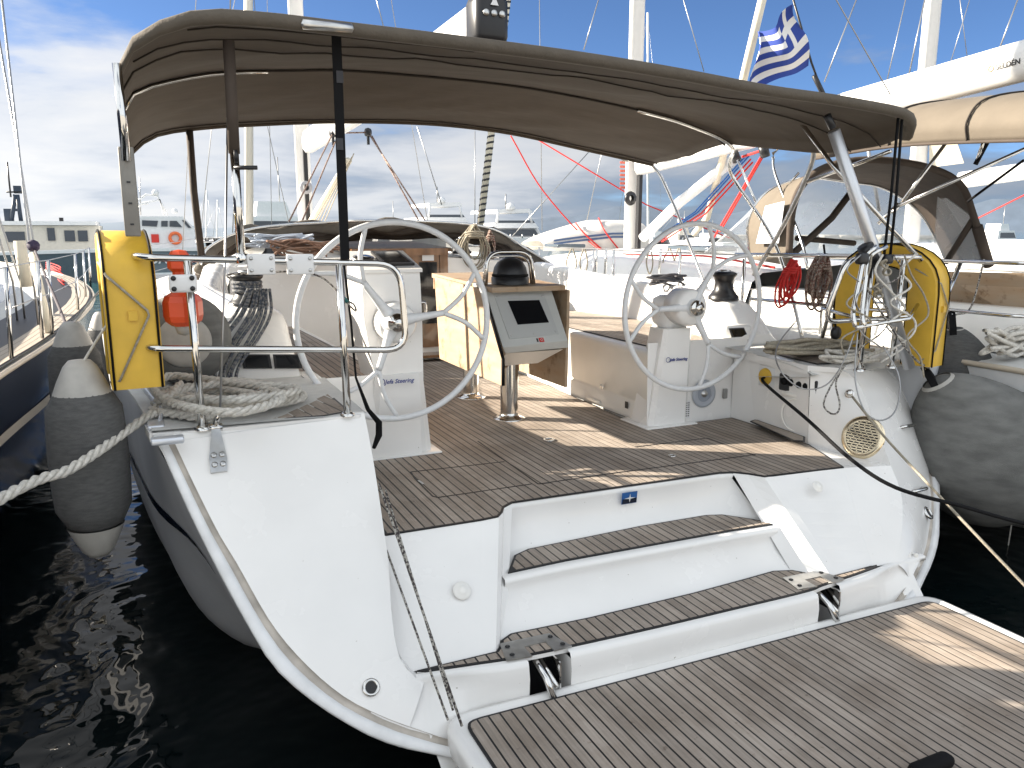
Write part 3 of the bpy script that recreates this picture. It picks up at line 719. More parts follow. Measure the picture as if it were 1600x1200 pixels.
# builder's badge: blue plate with a white four-pointed star
bc = oy(980, 776, 3.525); bc = V((bc.x, 3.505, bc.z))
bx = V((1, -.02, 0)).normalized(); bz = V((0, -.10, 1)).normalized()
bdg = MB().prism([bc+bx*a*.048+bz*b_*.034 for a, b_ in ((-1, -1), (1, -1), (1, 1), (-1, 1))], (0, -.003, 0)).build('badge', mat('badge_blue', (.02, .10, .30), .3), Y)
MB().prism([bc+V((0, -.0045, 0))+bx*a*.045+bz*b_*.031 for a, b_ in ((-1, -1), (1, -1), (1, -.1), (-1, -.1))], (0, -.001, 0)).build('badge_lower_field', NAVY, bdg)
st4 = []
for k in range(8):
    a = math.pi/4*k; rr = (.036 if k % 4 == 0 else .026) if k % 2 == 0 else .006
    st4.append(bc+V((0, -.0065, 0))+bx*rr*math.cos(a)*1.0+bz*rr*math.sin(a))
MB().prism(st4, (0, -.001, 0)).build('badge_star', WHT, bdg)
# vent on the starboard inner face
def surf_frame(rows, u_, v_):
    pass
vc = None
def pick(u, v, tri_rows):
    """point and normal where the sight line meets a lofted surface"""
    d = ray(u, v).normalized(); best = None
    for i in range(len(tri_rows)-1):
        for j in range(len(tri_rows[0])-1):
            q = [tri_rows[i][j], tri_rows[i][j+1], tri_rows[i+1][j+1], tri_rows[i+1][j]]
            for T in ((q[0], q[1], q[2]), (q[0], q[2], q[3])):
                from mathutils.geometry import intersect_ray_tri
                h = intersect_ray_tri(*T, d, CAM, True)
                if h is not None:
                    n = (T[1]-T[0]).cross(T[2]-T[0]).normalized()
                    if n.dot(d) > 0: n = -n
                    if best is None or (h-CAM).length < (best[0]-CAM).length: best = (h, n)
    return best
vp = pick(1348, 683, WAm) or (V((1.5, 3.45, 1.08)), V((-.9, -.4, .1)))
vn = vp[1]; vx = V((0, 0, 1)).cross(vn).normalized(); vy = vn.cross(vx)
vent = MB().lathe([(.10, .012), (.122, .014), (.132, .008), (.136, -.004)], vp[0], vn, 32).build('round_vent', BRASS, Y)
MB().lathe([(0, .003), (.105, .003)], vp[0], vn, 28).build('vent_backing', BLACK, vent)
vb = MB()
for r_ in range(-6, 7):
    yy = r_*.0165; hw = math.sqrt(max(0, .104**2-yy**2))
    vb.prism([vp[0]+vn*.007+vx*a*hw+vy*(yy+b_*.0042) for a, b_ in ((-1, -1), (1, -1), (1, 1), (-1, 1))], vn*.003)
for r_ in range(-6, 6):
    yy = (r_+.5)*.0165; hw = math.sqrt(max(0, .10**2-yy**2)); x = -hw+(.012 if r_ % 2 else .03)
    while x < hw:
        vb.prism([vp[0]+vn*.007+vx*(x+a*.004)+vy*(yy+b_*.0085) for a, b_ in ((-1, -1), (1, -1), (1, 1), (-1, 1))], vn*.003); x += .036
vb.build('vent_grille', BRASS, vent)
p_ = pick(1382, 729, WAm)
if p_: ringfit(p_[0]+p_[1]*.002, p_[1], .012, name='small_drain')
p_ = pick(1327, 615, WAm)
if p_: MB().lathe([(0, .03), (.018, .03), (.024, .016), (.024, .01), (.016, .006), (.03, 0)], p_[0], p_[1], 16).build('bollard_pin', STEEL, Y)
# stern rail eyes on the starboard side
for (u, v) in ((1388, 675), (1404, 775)):
    a = on_s(u, v, .012); MB().lathe([(.02, 0), (.022, .008), (.012, .01)], a, AFT, 12).tube(roundpath([a, a+V((.03, -.06, .03)), a+V((.17, -.03, .02)), a+V((.20, .03, 0))], .03), .011, 8).build('boarding_ladder_grip', STEEL, Y)
# outlet wall: shore power inlet, recessed winch-handle pocket
pw = ox(1199, 588, 1.545)
inl = MB().rbox((pw.x-.004, pw.y-.01, pw.z), (.02, .17, .15), .01).build('shore_power_flange', WHT, Y)
MB().lathe([(.0, .02), (.05, .02), (.058, .012), (.06, 0)], (pw.x-.012, pw.y, pw.z), (-1, -.1, 0), 24).build('inlet_cap', YEL, inl)
hp_ = ox(1247, 602, 1.53)
pk = MB().rbox((hp_.x-.002, hp_.y, hp_.z), (.02, .34, .12), .012).build('rocker_panel', BLACK, Y)
k_ = MB(); 
for dy in (-.09, -.03, .05, .11): k_.lathe([(.0, .02), (.022, .018), (.026, 0)], (hp_.x-.012, hp_.y+dy, hp_.z+.01), (-1, 0, 0), 12)
k_.build('engine_control_knob', RUBBER, pk)
MB().torus((1.515, 3.92, 1.06), .11, .006, axis=(1, .1, 0), seg=28, ps=6).build('locker_lid_seal', GEL2, Y)
MB().rbox((1.518, 3.95, 1.19), (.014, .2, .03), .006).build('locker_lid_handle', GEL2, Y)
# speaker and switches on the locker wall aft of the starboard bench
sp = oy(1100, 615, 4.595)
spk = MB().lathe([(.062, .006), (.085, .012), (.10, .008), (.104, -.002)], sp, (0, -1, 0), 28).build('speaker', mat('speaker_grey', (.42, .45, .50), .5), Y)
MB().lathe([(0, .004), (.062, .004)], sp, (0, -1, 0), 24).build('speaker_grille', mat('speaker_mesh', (.30, .33, .38), .6), spk)
MB().lathe([(0, .02), (.02, .018), (.028, .004)], sp, (0, -1, 0), 16).build('speaker_dome', STEELM, spk)
sw_ = oy(1133, 615, 4.59); MB().rbox(sw_, (.035, .02, .075), .006).build('emergency_stop', mat('dull_grey_part', (.25, .25, .24), .4), Y)
stk = oy(1074, 640, 4.585); MB().box(stk, (.04, .003, .13)).build('instruction_sticker', WHT, Y)
sl = MB()
for k in range(7):
    for j in range(2): sl.box(stk+V((-.009+j*.018, -.003, .05-k*.016)), (.011, .002, .006))
sl.build('sticker_print', TXTD, Y)
# bench latches and drawer pull on starboard bench
lt = ox(946, 604, .86); MB().rbox(lt+V((-.03, 0, 0)), (.012, .05, .035), .005).build('bench_latch', STEEL, bs)
lt = ox(986, 632, .86); MB().box(lt+V((-.04, 0, 0)), (.006, .035, .05)).build('bench_sticker', BLACK, bs)
MB().rbox(ox(930, 625, .86)+V((-.02, 0, 0)), (.02, .22, .03), .01).build('bench_grip', GEL2, bs)
# displays
def display(quad_pts, nrm, th, par, name='instrument_display', m=GLASSD, frame=BLACK):
    nrm = V(nrm).normalized(); q = [V(p) for p in quad_pts]; c = sum(q, V((0, 0, 0)))/4
    f = MB().prism([c+(p-c)*1.0+nrm*.001 for p in q], nrm*th).build(name, frame, par)
    MB().prism([c+(p-c)*.82+nrm*(th+.001) for p in q], nrm*.001).build('screen', m, f); return f
def face_rows(rr): return rr
for u0, u1 in ((377, 421), (426, 468)):
    pts = [oy(u0, 554, 4.835), oy(u1, 554, 4.835), oy(u1+4, 576, 4.835), oy(u0+3, 576, 4.835)]
    display(pts, (0, -1, .25), .012, cp)
pts = [oy(1136, 513, 4.70), oy(1159, 512, 4.70), oy(1170, 536, 4.68), oy(1146, 539, 4.68)]
MB().rbox(sum(pts, V((0, 0, 0)))/4+V((0, .05, -.005)), (.26, .12, .18), .03).build('display_pod', GEL, cs)
display([p+V((0, -.012, 0)) for p in pts], (0, -1, .2), .012, cs)

# ---------------- steering pedestals and wheels
def pedestal(side, top, foot, wt, wb, name):
    """a leaning hollow post: foot and top centre points, widths"""
    rows = []
    for k in range(9):
        t_ = k/8; c = V(foot).lerp(V(top), t_); wx = wb+(wt-wb)*t_; d = .26+(.20-.26)*t_
        rows.append([c+V((a*wx/2, b_*d/2, 0)) for a, b_ in ((-1, -.8), (-.8, -1), (.8, -1), (1, -.8), (1, .8), (.8, 1), (-.8, 1), (-1, .8))])
    mb = MB().loft(rows, smooth=False, closed=True); mb.add(rows[-1], [tuple(range(8))])
    f = V(foot); mb.rbox((f.x, f.y, .90), (wb+.10, .36, .02), .009)
    return mb.build(name, GEL, Y)
pp = pedestal(-1, (-1.01, 4.70, 1.42), (-1.0, 4.76, .90), .30, .40, 'port_pedestal')
# console above the port pedestal with its instrument top
cons = MB(); 
ct = [oy(557, 397, 4.66), oy(647, 416, 4.66)]
x0, x1 = -1.215, -.855
rows = [[V((x0+a*(x1-x0)-(0.0 if a else -.0), y_, z_)) for a, y_ in ((0, 4.62+o1), (1, 4.62+o1), (1, 5.0), (0, 5.0))] for z_, o1 in ((1.38, .0), (1.75, .0), (1.95, .015), (2.045, .03))]
rows[0][0].x += .06; rows[0][3].x += .06
cons.loft(rows, smooth=False, closed=True)
top = [V((x0-.01, 4.63, 2.05)), V((x1+.012, 4.63, 2.05)), V((x1+.012, 5.02, 2.15)), V((x0-.01, 5.02, 2.15))]
cons.prism([p-V((0, 0, .02)) for p in top], (0, 0, .02))
cons.quad(rows[-1][0], rows[-1][1], rows[-1][2]+V((0, 0, .09)), rows[-1][3]+V((0, 0, .09))); cons.quad(rows[-1][1], rows[-1][2], rows[-1][2]+V((0, 0, .09))); cons.quad(rows[-1][0], rows[-1][3], rows[-1][3]+V((0, 0, .09)))
cn = cons.build('helm_console', GEL, Y)
tn = V((0, -.25, 1)).normalized()
def ontop(fx, fy, h=0): return top[0].lerp(top[1], fx).lerp(top[3].lerp(top[2], fx), fy)+tn*h
display([ontop(.42, .15, .003), ontop(.92, .15, .003), ontop(.86, .85, .003), ontop(.40, .85, .003)], tn, .014, cn, 'chart_display')
MB().lathe([(0, .012), (.05, .012), (.06, .006), (.062, 0)], ontop(.20, .55, .003), tn, 24).build('compass_cover', GLASSD, cn)
MB().lathe([(.05, .012), (.066, .01), (.07, 0)], ontop(.20, .55, .003), tn, 24).build('compass_bezel', STEELM, cn)
MB().tube(roundpath([(x1+.012, 4.7, 1.84), (x1+.05, 4.7, 1.84), (x1+.05, 4.7, 1.75), (x1+.012, 4.7, 1.75)], .02), .01, 8).build('throttle_lever', STEEL, cn)
sp_ = pedestal(1, (1.02, 4.66, 1.60), (.97, 4.70, .90), .24, .34, 'starboard_pedestal')
MB().lathe([(0, .17), (.11, .165), (.13, .14), (.135, .0), (0, 0)], (1.07, 4.64, 1.75), (0, -1, 0), 28).rbox((1.05, 4.72, 1.70), (.23, .22, .25), .06).build('wheel_bearing_housing', GEL, sp_)
MB().lathe([(0, .12), (.10, .115), (.12, .09), (.125, .0), (0, 0)], (-1.04, 4.62, 1.74), (0, -1, 0), 28).build('wheel_bearing_housing', GEL, pp)
WHEELW = mat('wheel_white_leather', (.72, .73, .74), .38, noise_amt=.06, nscale=30)
def wheel(c, rad, arms, tilt=0):
    c = V(c); ex = V((1, 0, 0)); ez = V((0, 0, 1)); P = lambda a, r, dy=0: c+(ex*math.cos(R(a))+ez*math.sin(R(a)))*r+V((0, dy, 0))
    w_ = MB().torus(c, rad, .0185, axis=(0, 1, 0), seg=96, ps=12).build('steering_wheel', WHEELW, Y)
    for a in arms:
        m = MB(); f = P(a, rad*.52, .0)
        m.tube(crs([P(a, .05, .045), P(a, rad*.25, .03), f+V((0, .01, 0))], 6), [.042, .040, .037, .034, .031, .028, .026, .024, .022, .021, .020, .0195, .019], 10, flat=None)
        for s_ in (-1, 1): m.tube(crs([f+V((0, .01, 0)), P(a+s_*11, rad*.76, .003), P(a+s_*21, rad*.985)], 5), .0145, 8)
        m.build('spoke', WHEELW, w_)
    MB().lathe([(.035, .10), (.052, .08), (.06, .05), (.075, .03), (.08, -.0), (0, 0)], c+V((0, .06, 0)), (0, -1, 0), 24).build('wheel_boss', WHEELW, w_)
    MB().lathe([(0, .122), (.022, .122), (.030, .112), (.032, .10), (.050, .10), (.056, .085), (.056, .07), (.046, .06)], c+V((0, .06, 0)), (0, -1, 0), 28).build('hub_nut', STEEL, w_)
    return w_
wp = wheel((-1.065, 4.46, 1.752), .572, (8, 128, 248))
wsb = wheel((1.07, 4.46, 1.752), .572, (180, 60, -62))
def on_plane_text(body, c, size, m, par, x=(1, 0, 0), y=(0, 0, 1), shear=.3):
    return text(body, size, basis(c, x, y), m, par, shear=shear)
pf = oy(596, 588, 4.56)
on_plane_text('Jefa Steering', V((-1.115, 4.565, 1.372)), .036, TXT, pp)
MB().torus((-1.135, 4.567, 1.385), .02, .0025, axis=(0, 1, 0), seg=20, ps=4).build('maker_ring', TXT, pp)
on_plane_text('Jefa Steering', V((.945, 4.553, 1.372)), .030, TXT, sp_)
MB().torus((.93, 4.553, 1.383), .017, .002, axis=(0, 1, 0), seg=20, ps=4).build('maker_ring', TXT, sp_)

# ---------------- cockpit table
tb = MB()
tb.prism([(-.20, 5.0, 1.45), (.31, 5.0, 1.45), (.31, 6.1, 1.72), (-.20, 6.1, 1.72)], (0, 0, .06))
tbl = MB().prism([(-.225, 5.0, 1.86), (.345, 5.0, 1.86), (.345, 6.25, 1.90), (-.225, 6.25, 1.90)], (0, 0, .035)).build('table_top', LEAF, Y)
MB().prism([(-.215, 5.06, 1.45), (.335, 5.06, 1.45), (.335, 6.15, 1.70), (-.215, 6.15, 1.70)], (0, 0, .165)).build('table_frame', GEL2, tbl)
lf = [ox(683, 432, -.24), ox(757, 452, -.24), ox(788, 560, -.24), ox(788, 602, -.24), ox(691, 560, -.24)]
MB().prism(lf, (-.022, 0, 0)).build('table_leaf', LEAF, tbl)
e_ = MB(); 
for a, b_ in zip(lf[1:4], lf[2:4]): e_.tube([a+V((-.011, -.004, 0)), b_+V((-.011, -.004, 0))], .012, 6)
e_.build('leaf_edge_seal', RUBBER, tbl)
MB().prism([(.36, 5.0, 1.86), (.36, 6.2, 1.88), (.36, 6.2, 1.15), (.36, 5.02, 1.15)], (.022, 0, 0)).build('table_leaf', LEAF, tbl)
MB().box((.03, 6.22, 1.86), (.50, .02, .10)).build('table_end_rail', TEAKT, tbl)
for (lx, ly) in ((.02, 5.255), (.05, 6.09)):
    MB().lathe([(.12, 0), (.12, .008), (.085, .02), (.068, .03), (.066, .05), (.066, .62)], (lx, ly, .90), seg=28).build('table_leg', STEEL, tbl)
# plotter pod at its aft end
pt = [oy(757, 449, 5.10), oy(860, 449, 5.10)]; pm = [oy(786, 543, 4.83), oy(887, 532, 4.83)]; pb = [oy(790, 552, 4.86), oy(888, 543, 4.86)]
pt2 = [p+V((0, .20, .02)) for p in pt]; pk2 = [V((p.x, 5.3, 1.40)) for p in pb]
pod = MB()
pod.quad(pt[0], pt[1], pm[1], pm[0]).quad(pm[0], pm[1], pb[1], pb[0]).quad(pt[0], pt[1], pt2[1], pt2[0]).quad(pb[0], pb[1], pk2[1], pk2[0])
pod.quad(pt[0], pm[0], pb[0], pk2[0], pt2[0]).quad(pt[1], pm[1], pb[1], pk2[1], pt2[1]).quad(pt2[0], pt2[1], pk2[1], pk2[0])
PD = pod.build('plotter_pod', mat('pod_offwhite', (.52, .53, .51), .3, noise_amt=.05), Y)
bv = PD.modifiers.new('b', 'BEVEL'); bv.width = .018; bv.segments = 3; bv.limit_method = 'ANGLE'
MB().prism([V((pb[0].x+.02, 4.90, 1.452)), V((pb[1].x-.02, 4.90, 1.452)), V((pb[1].x-.12, 5.1, 1.33)), V((pb[0].x+.05, 5.1, 1.33))], (0, .06, .0)).build('pod_underside', GEL2, PD)
pn = (pt[1]-pt[0]).cross(pm[0]-pt[0]).normalized()
if pn.y > 0: pn = -pn
def podp(a, b_, h=0): return pt[0].lerp(pt[1], a).lerp(pm[0].lerp(pm[1], a), b_)+pn*h
fr = MB().prism([podp(.10, .12, .001), podp(.86, .12, .001), podp(.89, .88, .001), podp(.13, .88, .001)], pn*.004).build('pod_panel', mat('pod_panel_grey', (.46, .47, .46), .35), PD)
MB().prism([podp(.27, .25, .004), podp(.75, .25, .004), podp(.79, .66, .004), podp(.31, .66, .004)], pn*.006).build('plotter_screen', GLASSD, PD)
for a, b_ in ((.14, .17), (.48, .17), (.82, .17), (.17, .83), (.51, .83), (.85, .83)): MB().lathe([(0, .004), (.006, .003), (.007, 0)], podp(a, b_, .004), pn, 8).build('panel_screw', STEELM, PD)
cA = (pm[0].lerp(pm[1], .58)+pb[0].lerp(pb[1], .58))/2
cA = podp(.60, .945, .002)
MB().prism([cA+V((a*.018, b_*.004, 0))+(pm[0]-pt[0]).normalized()*c_*.016 for a, b_, c_ in ((-1, 0, -1), (1, 0, -1), (1, 0, 1), (-1, 0, 1))], pn*.002).build('red_sticker', RED, PD)
MB().torus(cA+pn*.004, .008, .0015, axis=pn, seg=14, ps=4).build('sticker_mark', WHT, PD)
MB().prism([cA+V((-.032+a*.005, 0, 0))+(pm[0]-pt[0]).normalized()*c_*.013 for a, c_ in ((-1, -1), (1, -1), (1, 1), (-1, 1))], pn*.002).build('black_sticker', BLACK, PD)
# compass binnacle and grab rail
ccn = oy(797, 440, 5.20); ccn = V((ccn.x, 5.20, 1.90))
cb = MB().lathe([(0, .19), (.05, .185), (.09, .16), (.115, .12), (.125, .07), (.125, .055), (.135, .05), (.135, .0)], ccn, seg=32).build('compass', BLACK, PD)
MB().lathe([(.126, .075), (.131, .07), (.131, .058), (.126, .055)], ccn, seg=32).build('compass_ring', RUBBER, cb)
g0, g1 = oy(760, 449, 5.15), oy(831, 447, 5.15)
MB().tube(roundpath([(g0.x, 5.16, 1.89), (g0.x+.01, 5.16, 2.13), (g1.x-.0, 5.16, 2.13), (g1.x+.02, 5.16, 1.89)], .11, 8), .0135, 10).tube(roundpath([(g0.x, 5.20, 1.89), (g0.x+.01, 5.20, 2.10), (g1.x, 5.20, 2.10), (g1.x+.02, 5.20, 1.89)], .10, 8), .009, 8).build('grab_rail', STEEL, PD)
# ---------------- cabin trunk and companionway
cabr = []
for yy, hw, zt in ((8.2, 1.62, 1.95), (9.2, 1.58, 1.99), (10.6, 1.42, 1.98), (12.0, 1.1, 1.93), (13.2, .7, 1.8)):
    zb = 1.5 if yy < 9 else 1.6
    cabr.append([V((-hw-.10, yy, zb)), V((-hw, yy, zt-.12)), V((-hw+.10, yy, zt-.02)), V((-hw*.5, yy, zt+.05)), V((0, yy, zt+.07)), V((hw*.5, yy, zt+.05)), V((hw-.10, yy, zt-.02)), V((hw, yy, zt-.12)), V((hw+.10, yy, zb))])
cab = MB().loft(dense(cabr, 3))
cab.quad((-1.65, 8.2, .88), (-.42, 8.2, .88), (-.42, 8.2, 2.0), (-1.62, 8.2, 1.93)).quad((.60, 8.2, .88), (1.65, 8.2, .88), (1.62, 8.2, 1.93), (.60, 8.2, 2.0)).quad((-.42, 8.2, .88), (.60, 8.2, .88), (.60, 8.2, 1.03), (-.42, 8.2, 1.03))
CAB = cab.build('cabin_trunk', GEL, Y)
fd = MB()
for sgn, sh in ((-1, shp), (1, shs)):
    rr = [[p+V((0, 0, .004)), V((0, p.y, p.z+.06))] for p in sh if p.y > 8.2]; fd.loft(rr)
fd.build('foredeck', NONSKID, Y)
MB().box((-.38, 8.19, 1.55), (.08, .03, 1.04)).box((.58, 8.19, 1.55), (.09, .03, 1.04)).box((.10, 8.185, 2.06), (1.05, .05, .07)).build('companionway_frame', WOOD, Y)
dr = MB().box((.10, 8.20, 1.53), (.86, .03, 1.0)).build('companionway_door', WOOD, Y)
MB().box((.02, 8.182, 1.62), (.12, .008, .66)).box((.40, 8.182, 1.62), (.20, .008, .66)).box((-.22, 8.182, 1.62), (.18, .008, .66)).build('door_glass', GLASSD, dr)
MB().box((.40, 8.176, 2.0), (.13, .006, .07)).build('door_notice', WHT, dr)
MB().prism([(-.5, 8.25, 2.06), (.7, 8.25, 2.06), (.68, 9.6, 2.12), (-.48, 9.6, 2.12)], (0, 0, .035)).build('sliding_hatch', mat('smoked_hatch', (.10, .06, .035), .12), CAB)
for i_, z_ in enumerate((1.0,)):
    MB().box((.1, 8.08, .96), (.9, .22, .03)).build('entry_step', WOOD, Y)
# grab handles on the cabin roof
MB().tube(roundpath([(.75, 8.35, 2.0), (.75, 8.4, 2.12), (1.15, 8.4, 2.11), (1.15, 8.35, 1.98)], .03), .012, 8).build('cabin_grab_handle', STEEL, CAB)
def winch(c, r, h, par=Y, m=BLACK, s=1):
    c = V(c); o = MB().lathe([(r*1.25, 0), (r*1.25, h*.12), (r*1.05, h*.2), (r*.82, h*.35), (r*.75, h*.6), (r*.85, h*.78), (r*1.0, h*.85), (r*1.02, h*.93), (r*.7, h), (0, h)], c, seg=24).build('winch', m, par)
    MB().lathe([(r*.5, 0), (r*.5, .012), (r*.2, .014), (r*.2, .004)], c+V((0, 0, h)), seg=14).build('winch_cap', STEELM, o); return o
wP = winch((-1.79, 5.28, 1.80), .10, .22); wS = winch((1.76, 5.0, 1.745), .095, .22)
winch((-1.15, 8.6, 2.02), .09, .18); winch((.86, 8.35, 2.03), .085, .17)
MB().torus((-1.79, 5.28, 1.93), .082, .014, seg=24).torus((-1.79, 5.28, 1.955), .082, .014, seg=24).torus((-1.79, 5.28, 1.905), .082, .014, seg=24).build('winch_rope_turns', ROPEB, wP)
# folded spray hood: hoop and heaped canvas
hoop = crs([(-1.86, 8.5, 1.95), (-1.74, 8.6, 2.13), (-1.33, 8.6, 2.30), (-.5, 8.6, 2.37), (.3, 8.6, 2.385), (1.26, 8.6, 2.32), (1.75, 8.5, 2.06), (2.02, 8.3, 1.86)], 8)
HD = MB().tube(hoop, .015, 8).build('sprayhood_hoop', STEEL, Y)
for q in range(4):
    pts = []; rr_ = []
    for k, p in enumerate(hoop):
        nz_ = noise.noise(V((k*.23, q*5.1, 0)))
        pts.append(p+V((0, .05+q*.10+nz_*.05, -.05-.035*q+.05*noise.noise(V((k*.3, q*3.3, 4)))))); rr_.append(max(.012, .042+.03*noise.noise(V((k*.35, 9.1, q)))))
    MB().tube(pts, rr_, 10, flat=1.5).build('folded_canvas', CANVE if q == 0 else BROWN, HD)
MB().loft([[p+V((0, .12, -.06)) for p in hoop[6:-6]], [p+V((0, .5, -.20)) for p in hoop[6:-6]], [V((p.x*1.0, 9.4, 2.06-.03*abs(p.x))) for p in hoop[6:-6]]]).build('folded_window', mat('hood_window', (.25, .24, .22), .12, alpha=.8), HD)

# ---------------- pushpit, bimini
RZ = 3.65
pr_ = MB().tube(roundpath([(-2.41, 5.4, 2.10), (-2.41, 3.72, 2.17), (-2.36, 3.65, 2.165), (-1.28, RZ, 2.12), (-1.255, RZ, 1.71), (-2.37, RZ, 1.785), (-2.42, 3.75, 1.79), (-2.42, 5.2, 1.76)], .11, 7), .0155, 10).build('pushpit_rail', STEEL, Y)
for (x, z0, z1) in ((-2.207, 1.415, 2.15), (-1.565, 1.415, 2.125)):
    MB().tube([(x+.01, RZ-.005, z0), (x, RZ, z1)], .0175, 10).lathe([(.034, 0), (.034, .008), (.02, .02), (.0, .02)], (x+.01, RZ, z0), seg=14).build('pushpit_stanchion', STEEL, pr_)
for (x, y_) in ((-2.40, 5.35), (-2.42, 7.6), (-2.38, 9.9)): MB().tube([(x, y_, 1.43), (x, y_, 2.1)], .0145, 8).build('lifeline_stanchion', STEEL, Y)
MB().tube([(-2.41, 5.4, 2.10), (-2.42, 7.6, 2.09), (-2.38, 9.9, 2.1), (-1.3, 14, 2.2)], .004, 5).build('lifeline', WIRE, Y)
MB().tube([(-2.41, 5.3, 1.78), (-2.42, 7.6, 1.78), (-2.38, 9.9, 1.8), (-1.3, 14, 1.9)], .004, 5).build('lifeline', WIRE, Y)
for u in (408, 469):
    c = oy(u, 413, RZ-.02); pb_ = MB().rbox(c, (.118, .018, .09), .006).build('outboard_pad', WHT, pr_)
    for a in (-1, 1):
        for b_ in (-1, 1): MB().lathe([(0, .006), (.006, .006), (.009, 0)], c+V((a*.042, -.009, b_*.026)), (0, -1, 0), 10).build('pad_bolt', STEELM, pb_)
# starboard pushpit
prs = MB().tube(roundpath([(2.20, 5.4, 2.08), (2.20, 3.66, 2.11), (2.15, 3.57, 2.11), (1.50, 3.57, 2.11), (1.42, 3.64, 1.72), (2.15, 3.60, 1.73), (2.21, 3.7, 1.74), (2.21, 5.2, 1.72)], .10, 7), .0155, 10).build('pushpit_rail', STEEL, Y)
for (x, x2) in ((1.655, 1.72), (1.94, 1.99)): MB().tube([(x, 3.55, 1.41), (x2-.0, 3.57, 2.11)], .0165, 10).lathe([(.034, 0), (.034, .008), (.02, .02), (0, .02)], (x, 3.55, 1.41), seg=14).build('pushpit_stanchion', STEEL, prs)
MB().tube(roundpath([oy(1345, 402, 3.62), oy(1318, 412, 3.8), oy(1300, 470, 4.0), oy(1268, 588, 4.1)], .08), .0145, 8).build('seat_rail', STEEL, Y)
MB().tube([oy(1285, 482, 4.0), oy(1352, 500, 3.6), oy(1420, 498, 3.57)], .0125, 8).build('seat_rail', STEEL, Y)
for dx in (0, .07): MB().tube(roundpath([oy(1370+dx*220, 385, 3.5), oy(1350+dx*100, 400, 3.52), oy(1332+dx*200, 490, 3.5), oy(1336+dx*200, 510, 3.46)], .05), .014, 8).build('fender_rack_hoop', STEEL, Y)
MB().tube([oy(1338, 512, 3.46), oy(1420, 498, 3.5), oy(1434, 476, 3.56)], .012, 8).build('fender_rack_bar', STEEL, Y)
for (x, y_) in ((2.21, 5.3), (2.30, 7.5), (2.25, 9.9)): MB().tube([(x, y_, 1.43), (x, y_, 2.08)], .0145, 8).build('lifeline_stanchion', STEEL, Y)
for z_ in (2.08, 1.76): MB().tube([(2.2, 5.3, z_), (2.30, 7.5, z_), (2.25, 9.9, z_), (1.3, 14, z_+.12)], .004, 5).build('lifeline', WIRE, Y)
# canopy
def prow(pix, yy, n=41):
    pts = [oy(u, v, yy) for u, v in pix]; q = cres([(p.x, p.z) for p in pts], n); return q
A_ = prow([(183, 95), (187, 78), (200, 60), (240, 39), (285, 27), (330, 22), (430, 29), (530, 41), (700, 61), (900, 87), (1050, 111), (1200, 139), (1300, 153), (1400, 171), (1440, 182), (1463, 194), (1468, 205)], 3.5)
M_ = prow([(193, 168), (199, 152), (222, 135), (285, 119), (350, 110), (450, 108), (560, 109), (770, 128), (900, 149), (1030, 178), (1085, 196), (1115, 210), (1133, 225)], 5.1)
F_ = prow([(205, 239), (215, 228), (235, 215), (262, 206), (330, 198), (400, 194), (500, 190), (600, 190), (700, 195), (800, 208), (900, 230), (1020, 257)], 6.6)
NR = 40
def canopy_pt(i, s, sag=1):
    if s < .5: f = s/.5; a, b_ = A_[i], M_[i]; yy = 3.5+1.6*f
    else: f = (s-.5)/.5; a, b_ = M_[i], F_[i]; yy = 5.1+1.5*f
    x = a[0]*(1-f)+b_[0]*f; z = a[1]*(1-f)+b_[1]*f
    if s < .5:
        e = math.sin(math.pi*f); endw = abs(i/40*2-1)**6
        x += .10*e*endw*(1 if i > 20 else .0); z -= .07*e*endw*(1 if i > 20 else .2)
    w_ = .012*noise.noise(V((x*1.3+yy*.9, yy*2.6, 2)))+.016*noise.noise(V((x*3.4+yy*3.0, (yy-x)*.5, 7)))+.010*noise.noise(V((x*6.5+yy*5.5, (yy-x)*.8, 3)))
    z += -.018*math.sin(math.pi*f)**2*sag + w_*math.sin(math.pi*f)
    # rounded aft corners in plan
    if s < .12:
        ed_ = max(0, abs(i/40*2-1)-.80)/.20; yy += .22*ed_**2*(1-s/.12)
    return V((x, yy, z))
rows = [[canopy_pt(i, k/NR) for i in range(41)] for k in range(NR+1)]
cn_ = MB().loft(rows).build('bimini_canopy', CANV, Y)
so_ = cn_.modifiers.new('s', 'SOLIDIFY'); so_.thickness = .006; so_.offset = 1
hem = MB()
ra = rows[0]; hem.loft([[p+V((0, .0, .022)) for p in ra], [p+V((0, -.03, .012)) for p in ra], [p+V((0, -.034, -.02)) for p in ra], [p+V((0, -.01, -.036)) for p in ra], [p+V((0, .05, -.028)) for p in ra], [p+V((0, .06, -.01)) for p in ra]])
hem.build('canopy_hem', CANVE, cn_)
MB().tube([p+V((0, 0, -.004)) for p in rows[-1]], .016, 6).build('canopy_front_hem', CANV, cn_)
def seam(s, m=THREAD, r=.004, i0=0, i1=40, dz=-.008):
    return MB().tube([canopy_pt(i, s)+V((0, 0, dz)) for i in range(i0, i1+1)], r, 5).build('canopy_seam', m, cn_)
seam(.13, i0=1); seam(.20, r=.0045); seam(.5, r=.008, dz=-.010); seam(.96, r=.005); seam(.06, i0=3, i1=14, r=.004)
for k in range(1, 9): pass
